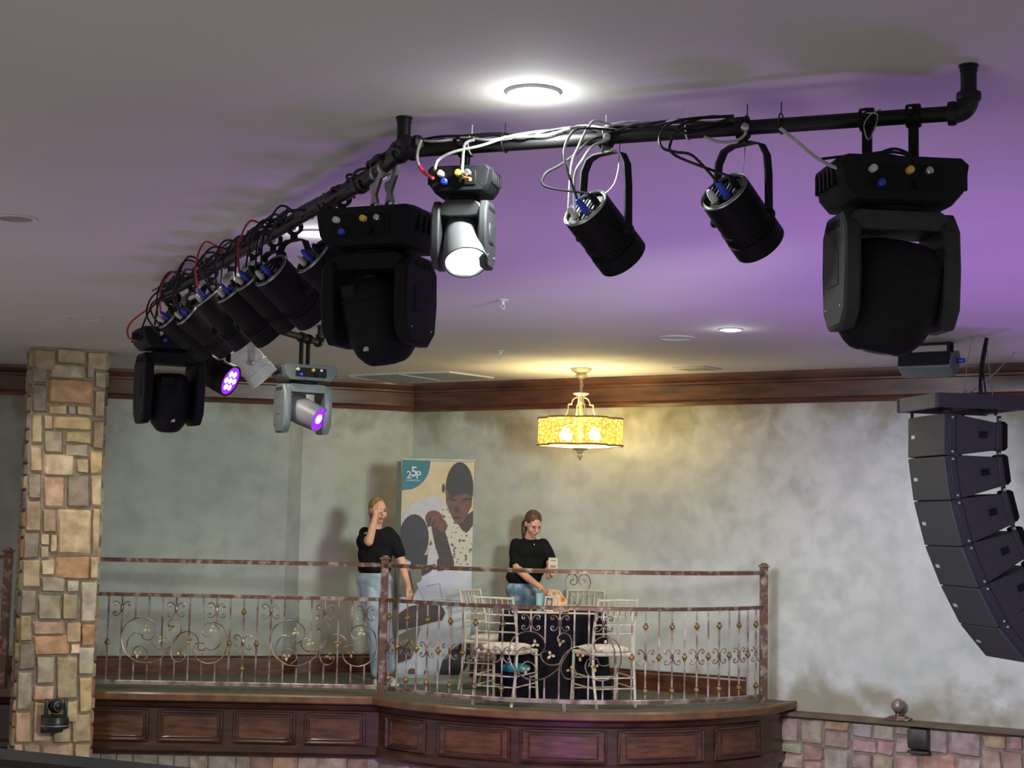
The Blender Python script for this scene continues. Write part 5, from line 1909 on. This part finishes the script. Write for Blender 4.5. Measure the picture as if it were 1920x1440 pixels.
# ------------------------------------------------------------------ people
def capsule(b, p0, p1, ra, rb, m, seg=12):
    p0, p1 = Vector(p0), Vector(p1)
    d = p1 - p0
    L = d.length
    prof = []
    for i in range(5):
        a = math.pi / 2 * i / 4
        prof.append((max(ra * math.sin(a), ra * .05), -ra * math.cos(a)))
    for i in range(5):
        a = math.pi / 2 * i / 4
        prof.append((max(rb * math.cos(a), rb * .05), L + rb * math.sin(a)))
    b.lathe(prof, m, seg, Matrix.Translation(p0) @ zto(d if L > 1e-6 else (0, 0, 1)))
def chain(b, pts, m):
    """pts: (point, radius)"""
    for (p, r), (q, s) in zip(pts, pts[1:]):
        capsule(b, p, q, r, s, m)
def solid(b, name, parent, voxel, smooth=4, label=None, m=None):
    """fuse the overlapping pieces into one continuous skin"""
    o = wbuild(b, name, parent)
    md = o.modifiers.new('r', 'REMESH')
    md.mode = 'VOXEL'
    md.voxel_size = voxel
    md.use_smooth_shade = True
    s = o.modifiers.new('s', 'SMOOTH')
    s.factor = .5
    s.iterations = smooth
    dg = bpy.context.evaluated_depsgraph_get()
    me = bpy.data.meshes.new_from_object(o.evaluated_get(dg))
    o.modifiers.clear()
    o.data = me
    me.materials.clear()
    me.materials.append(m)
    for p in me.polygons:
        p.use_smooth = True
    if label:
        o['label'] = label
    return o
def hmat(c, fdir, upd=(0, 0, 1)):
    f = Vector(fdir).normalized()
    x = f.cross(Vector(upd)).normalized()
    z = x.cross(f)
    return Matrix.Translation(c) @ Matrix((x, f, z)).transposed().to_4x4()
def head_geo(b, H, m):
    b.ell((0, -.012, .022), (.073, .093, .096), m, H)
    b.ell((0, .022, -.035), (.058, .062, .068), m, H)
    b.ell((0, .055, -.083), (.027, .026, .022), m, H)
    for s in (-1, 1):
        b.ell((s * .036, .055, -.022), (.027, .028, .030), m, H)
        b.ell((s * .076, -.012, .0), (.010, .020, .031), m, H)
        b.ell((s * .030, .073, .034), (.024, .016, .009), m, H)
    capsule(b, H @ Vector((0, .080, .020)), H @ Vector((0, .104, -.018)), .009, .014, m)
    b.ell((0, .080, -.052), (.026, .016, .016), m, H)
def face_parts(H, parent, smile=False):
    for s in (-1, 1):
        b = B()
        b.ell((s * .031, .0785, .013), (.013, .007, .0045), M_eye, H)
        wbuild(b, 'eye', parent)
        b = B()
        b.tube([H @ Vector((s * .016, .091, .033)), H @ Vector((s * .032, .089, .038)), H @ Vector((s * .048, .076, .033))], .0035, M_blond if parent.name.startswith('person') and not smile else M_brown, 6)
        wbuild(b, 'eyebrow', parent)
    b = B()
    dz = .006 if smile else 0
    b.tube([H @ Vector((-.024, .085, -.052 + dz)), H @ Vector((0, .0975, -.054)), H @ Vector((.024, .085, -.052 + dz))], [.003, .006, .003], M_lip, 8)
    wbuild(b, 'mouth', parent)
def hand(b, wrist, palmdir, normal, m, curl=(.3, .3, .3, .35), thumb=1, L=.085, spread=.16):
    """palm plus five separate fingers"""
    w = Vector(wrist)
    d = Vector(palmdir).normalized()
    n = Vector(normal)
    n = (n - d * n.dot(d)).normalized()
    s = d.cross(n).normalized()
    capsule(b, w, w + d * .03, .026, .030, m)
    for k in (-1.5, -.5, .5, 1.5):
        capsule(b, w + d * .02 + s * k * .012, w + d * L + s * k * .020, .013, .0125, m)
    for k, (kk, ln) in enumerate(zip((-1.5, -.5, .5, 1.5), (.060, .072, .076, .068))):
        a = w + d * L + s * kk * .020
        dd = (d + s * spread * kk * .5).normalized()
        c = curl[k]
        p1 = a + (dd * math.cos(c) + n * math.sin(c)) * ln * .5
        p2 = p1 + (dd * math.cos(c * 2.1) + n * math.sin(c * 2.1)) * ln * .32
        p3 = p2 + (dd * math.cos(c * 2.8) + n * math.sin(c * 2.8)) * ln * .25
        chain(b, [(a, .0095), (p1, .0088), (p2, .0080), (p3, .0070)], m)
    a = w + d * .030 + s * thumb * .026
    p1 = a + (d * .6 + s * thumb * .75 + n * .2).normalized() * .036
    p2 = p1 + (d * .85 + s * thumb * .35 + n * .3).normalized() * .030
    chain(b, [(a, .0135), (p1, .0110), (p2, .0088)], m)

# woman on the left, hand to her forehead
YL = 14.56
def L(px, py, dy=0.):
    return atY(px, py, YL + dy)
w1 = empty('person', (L(705, 1285).x, YL, FL))
H1 = hmat(L(709, 959), (.52, -.84, -.10))
b = B()
head_geo(b, H1, M_skin)
chain(b, [(L(706, 975, .01), .052), (L(704, 1000, .02), .058)], M_skin)
for c, r in (((704, 1022, .02), (.165, .095, .15)), ((703, 1055, .01), (.130, .09, .14)), ((702, 1092, .01), (.160, .11, .12))):
    b.ell(L(*c), r, M_skin)
# raised arm
chain(b, [(L(683, 999, 0), .048), (L(687, 1012, -.10), .044), (L(692, 1016, -.20), .040), (L(698, 992, -.205), .037), (L(704, 968, -.19), .026)], M_skin)
hand(b, L(704, 968, -.19), (.06, .10, 1), (.35, .6, 0), M_skin, curl=(.35, .35, .4, .5), thumb=-1, spread=.1, L=.075)
# lowered arm
chain(b, [(L(731, 1004, .03), .046), (L(744, 1020, .03), .045), (L(752, 1050, .0), .040), (L(759, 1076, -.04), .034), (L(766, 1100, -.07), .025)], M_skin)
hand(b, L(766, 1100, -.07), (.12, -.1, -1), (-.7, .5, 0), M_skin, curl=(.25, .3, .3, .35), thumb=1)
# legs
chain(b, [(L(693, 1095, 0), .088), (L(696, 1140, -.02), .075), (L(701, 1180, -.03), .056), (L(705, 1225, .0), .048), (L(707, 1262, .03), .036)], M_skin)
chain(b, [(L(713, 1095, 0), .088), (L(717, 1140, .05), .075), (L(721, 1180, .08), .056), (L(727, 1222, .17), .048), (L(731, 1258, .27), .036)], M_skin)
solid(b, 'body', w1, .0055, 2, m=M_skin)
b = B()     # t-shirt
b.ell(L(704, 1016, .02), (.185, .115, .13), M_tee)
b.ell(L(703, 1040, .01), (.165, .115, .16), M_tee)
b.ell(L(702, 1064, .01), (.160, .120, .10), M_tee)
chain(b, [(L(703, 1001, .02), .078), (L(703, 1012, .02), .10)], M_tee)
chain(b, [(L(684, 999, .01), .058), (L(685, 1010, -.06), .058), (L(688, 1018, -.13), .060)], M_tee)
chain(b, [(L(728, 1000, .03), .066), (L(739, 1012, .03), .062), (L(749, 1038, .01), .058)], M_tee)
solid(b, 'tshirt', w1, .009, 5, m=M_tee, label='loose black short-sleeved t-shirt')
b = B()     # jeans
b.ell(L(702, 1088, .01), (.172, .125, .12), M_jeanl)
chain(b, [(L(692, 1096, 0), .100), (L(695, 1140, -.02), .090), (L(700, 1180, -.03), .074), (L(705, 1225, .0), .066), (L(707, 1260, .03), .058)], M_jeanl)
chain(b, [(L(714, 1096, 0), .100), (L(717, 1140, .05), .090), (L(721, 1180, .08), .074), (L(727, 1222, .17), .066), (L(730, 1252, .25), .058)], M_jeanl)
solid(b, 'jeans', w1, .009, 4, m=M_jeanl, label='light blue jeans')
for (x, y, dy, ff) in ((707, 1283, .02, (.1, -1)), (731, 1283, .29, (.35, -1))):
    b = B()
    p = L(x, y, dy)
    p.z = FL
    f_ = Vector((*ff, 0)).normalized()
    chain(b, [(p + Vector((0, 0, .045)) - f_ * .03, .040), (p + Vector((0, 0, .040)) + f_ * .08, .036), (p + Vector((0, 0, .034)) + f_ * .15, .030)], M_shoe)
    b.box((0, .06, .012), (.085, .26, .024), M_shoe, Matrix.Translation(p) @ hmat((0, 0, 0), f_))
    solid(b, 'shoe', w1, .007, 3, m=M_shoe, label='white sneaker')
b = B()
b.ell((0, -.032, .042), (.081, .094, .093), M_blond, H1)
b.ell((0, -.075, -.01), (.062, .045, .065), M_blond, H1)
chain(b, [(H1 @ Vector((-.01, -.10, -.0)), .036), (H1 @ Vector((-.01, -.115, -.07)), .034), (H1 @ Vector((-.0, -.10, -.13)), .020)], M_blond)
hr_ = solid(b, 'hair', w1, .006, 3, m=M_blond, label='blond hair tied back')
face_parts(H1, w1)
tag(w1, 'woman in black t-shirt and light jeans holding a hand to her forehead by the banner', 'person')

# woman behind the table, leaning over it
YR = 14.98
def R(px, py, dy=0.):
    return atY(px, py, YR + dy)
w2 = empty('person', (R(985, 1285).x, YR, FL))
H2 = hmat(R(1000, 984, -.05), (.36, -.80, -.50))
b = B()
head_geo(b, H2, M_skin)
chain(b, [(R(996, 998, -.02), .050), (R(993, 1014, .03), .060)], M_skin)
for c, r in (((992, 1038, .02), (.17, .10, .15)), ((986, 1075, .04), (.14, .10, .14)), ((982, 1108, .05), (.165, .115, .12))):
    b.ell(R(*c), r, M_skin)
chain(b, [(R(966, 1024, .02), .050), (R(966, 1046, -.02), .046), (R(970, 1066, -.06), .040), (R(990, 1084, -.20), .036), (R(1010, 1099, -.36), .026)], M_skin)
hand(b, R(1010, 1099, -.36), (.7, -.5, -.45), (0, -.2, -1), M_skin, curl=(.4, .4, .4, .45), thumb=-1)
chain(b, [(R(1022, 1024, .02), .050), (R(1030, 1044, -.03), .046), (R(1033, 1062, -.09), .040), (R(1030, 1072, -.22), .034), (R(1028, 1080, -.31), .026)], M_skin)
hand(b, R(1028, 1082, -.31), (.35, -.45, .55), (-.3, -.8, -.4), M_skin, curl=(.75, .75, .8, .8), thumb=-1, L=.07)
for sx in (-1, 1):
    chain(b, [(R(983 + sx * 11, 1112, .05), .088), (R(983 + sx * 13, 1160, .05), .074), (R(983 + sx * 13, 1200, .04), .056), (R(983 + sx * 13, 1240, .07), .048), (R(983 + sx * 14, 1272, .09), .036)], M_skin)
solid(b, 'body', w2, .0055, 2, m=M_skin)
b = B()
b.ell(R(992, 1034, .02), (.195, .125, .13), M_tee)
b.ell(R(990, 1058, .02), (.185, .125, .17), M_tee)
b.ell(R(982, 1082, .04), (.175, .125, .10), M_tee)
chain(b, [(R(992, 1020, .03), .082), (R(992, 1030, .03), .11)], M_tee)
chain(b, [(R(968, 1021, .02), .062), (R(966, 1038, .0), .062), (R(968, 1052, -.03), .062)], M_tee)
chain(b, [(R(1018, 1021, .02), .062), (R(1027, 1036, -.01), .060), (R(1031, 1048, -.04), .060)], M_tee)
solid(b, 'tshirt', w2, .009, 5, m=M_tee, label='black short-sleeved t-shirt')
b = B()
b.ell(R(982, 1106, .05), (.178, .13, .12), M_jeand)
for sx in (-1, 1):
    chain(b, [(R(983 + sx * 11, 1114, .05), .100), (R(983 + sx * 13, 1160, .05), .088), (R(983 + sx * 13, 1200, .04), .076), (R(983 + sx * 14, 1268, .09), .068)], M_jeand)
solid(b, 'jeans', w2, .009, 4, m=M_jeand, label='faded blue jeans')
for sx in (-1, 1):
    b = B()
    p = R(983 + sx * 14, 1280, .09)
    p.z = FL
    f_ = Vector((.1 * sx, -1, 0)).normalized()
    chain(b, [(p + Vector((0, 0, .045)) - f_ * .03, .040), (p + Vector((0, 0, .034)) + f_ * .14, .032)], M_black)
    b.box((0, .05, .012), (.085, .25, .024), M_black, Matrix.Translation(p) @ hmat((0, 0, 0), f_))
    solid(b, 'shoe', w2, .008, 3, m=M_black)
b = B()
b.ell((0, -.031, .043), (.083, .099, .094), M_brown, H2)
b.ell((0, -.085, .0), (.060, .045, .060), M_brown, H2)
q0 = H2 @ Vector((-.02, -.12, .0))
chain(b, [(q0, .036), (q0 + Vector((-.045, .02, -.05)), .046), (q0 + Vector((-.055, .02, -.13)), .036), (q0 + Vector((-.065, .01, -.19)), .016)], M_brown)
rh = random.Random(4)
for k in range(8):
    a = q0 + Vector((rh.uniform(-.08, .0), rh.uniform(-.02, .04), rh.uniform(-.16, -.01)))
    b.ell(a, (.022, .022, .028), M_brown)
solid(b, 'hair', w2, .006, 2, m=M_brown, label='brown hair in a loose ponytail')
face_parts(H2, w2, True)
b = B()
b.ell(R(1001.5, 1021, -.13), (.008, .004, .008), M_steel)
wbuild(b, 'pendant', w2)
tag(w2, 'woman in a black t-shirt with brown ponytail leaning over the round table', 'person')

# ------------------------------------------------------------------ remote camera on the stone column
pz_ = MPcol(.30, -3.02, .035)
pp = atY(103, 1372, (pc + cU * .2).y - .09)
M_ptz = mat('camera_black', (.016, .017, .018), .35)
pt = empty('ptz_camera', pp, (0, 0, math.radians(14)))
b = B()
b.box((-.04, .065, .06), (.16, .05, .15), M_ptz)
b.box((0, .0, .012), (.13, .14, .018), M_ptz)
b.build('wall_bracket', pt, bevel=.004)
b = B()
b.lathe([(.095, .024), (.115, .034), (.118, .06), (.112, .10), (.104, .125), (.09, .132)], M_ptz, 32)
b.lathe([(.119, .052), (.121, .056), (.119, .060)], M_steel, 32, cap=False)
b.build('base', pt)
for sx in (-1, 1):
    b = B()
    b.prism([(-.045, .12), (.045, .12), (.052, .20), (.045, .25), (.02, .275), (-.02, .275), (-.045, .25), (-.052, .20)], sx * .062, sx * .095, M_ptz, axis='x', inset=.06)
    b.build('fork_arm', pt, bevel=.004)
b = B()
b.ell((0, .0, .215), (.062, .070, .062), M_ptz, seg=24, rings=14)
b.lathe([(.042, .0), (.046, .05), (.044, .075), (.036, .076), (.034, .068)], M_ptz, 24, Matrix.Translation((0, -.02, .215)) @ zto((.35, -1, .05)))
hh = b.build('camera_head', pt)
b = B()
b.lathe([(.034, .066), (.02, .072), (.002, .074)], M_shine, 20, Matrix.Translation((0, -.02, .215)) @ zto((.35, -1, .05)))
b.build('lens', hh)
tag(pt, 'black pan-tilt camera mounted low on the front of the stone column', 'camera')
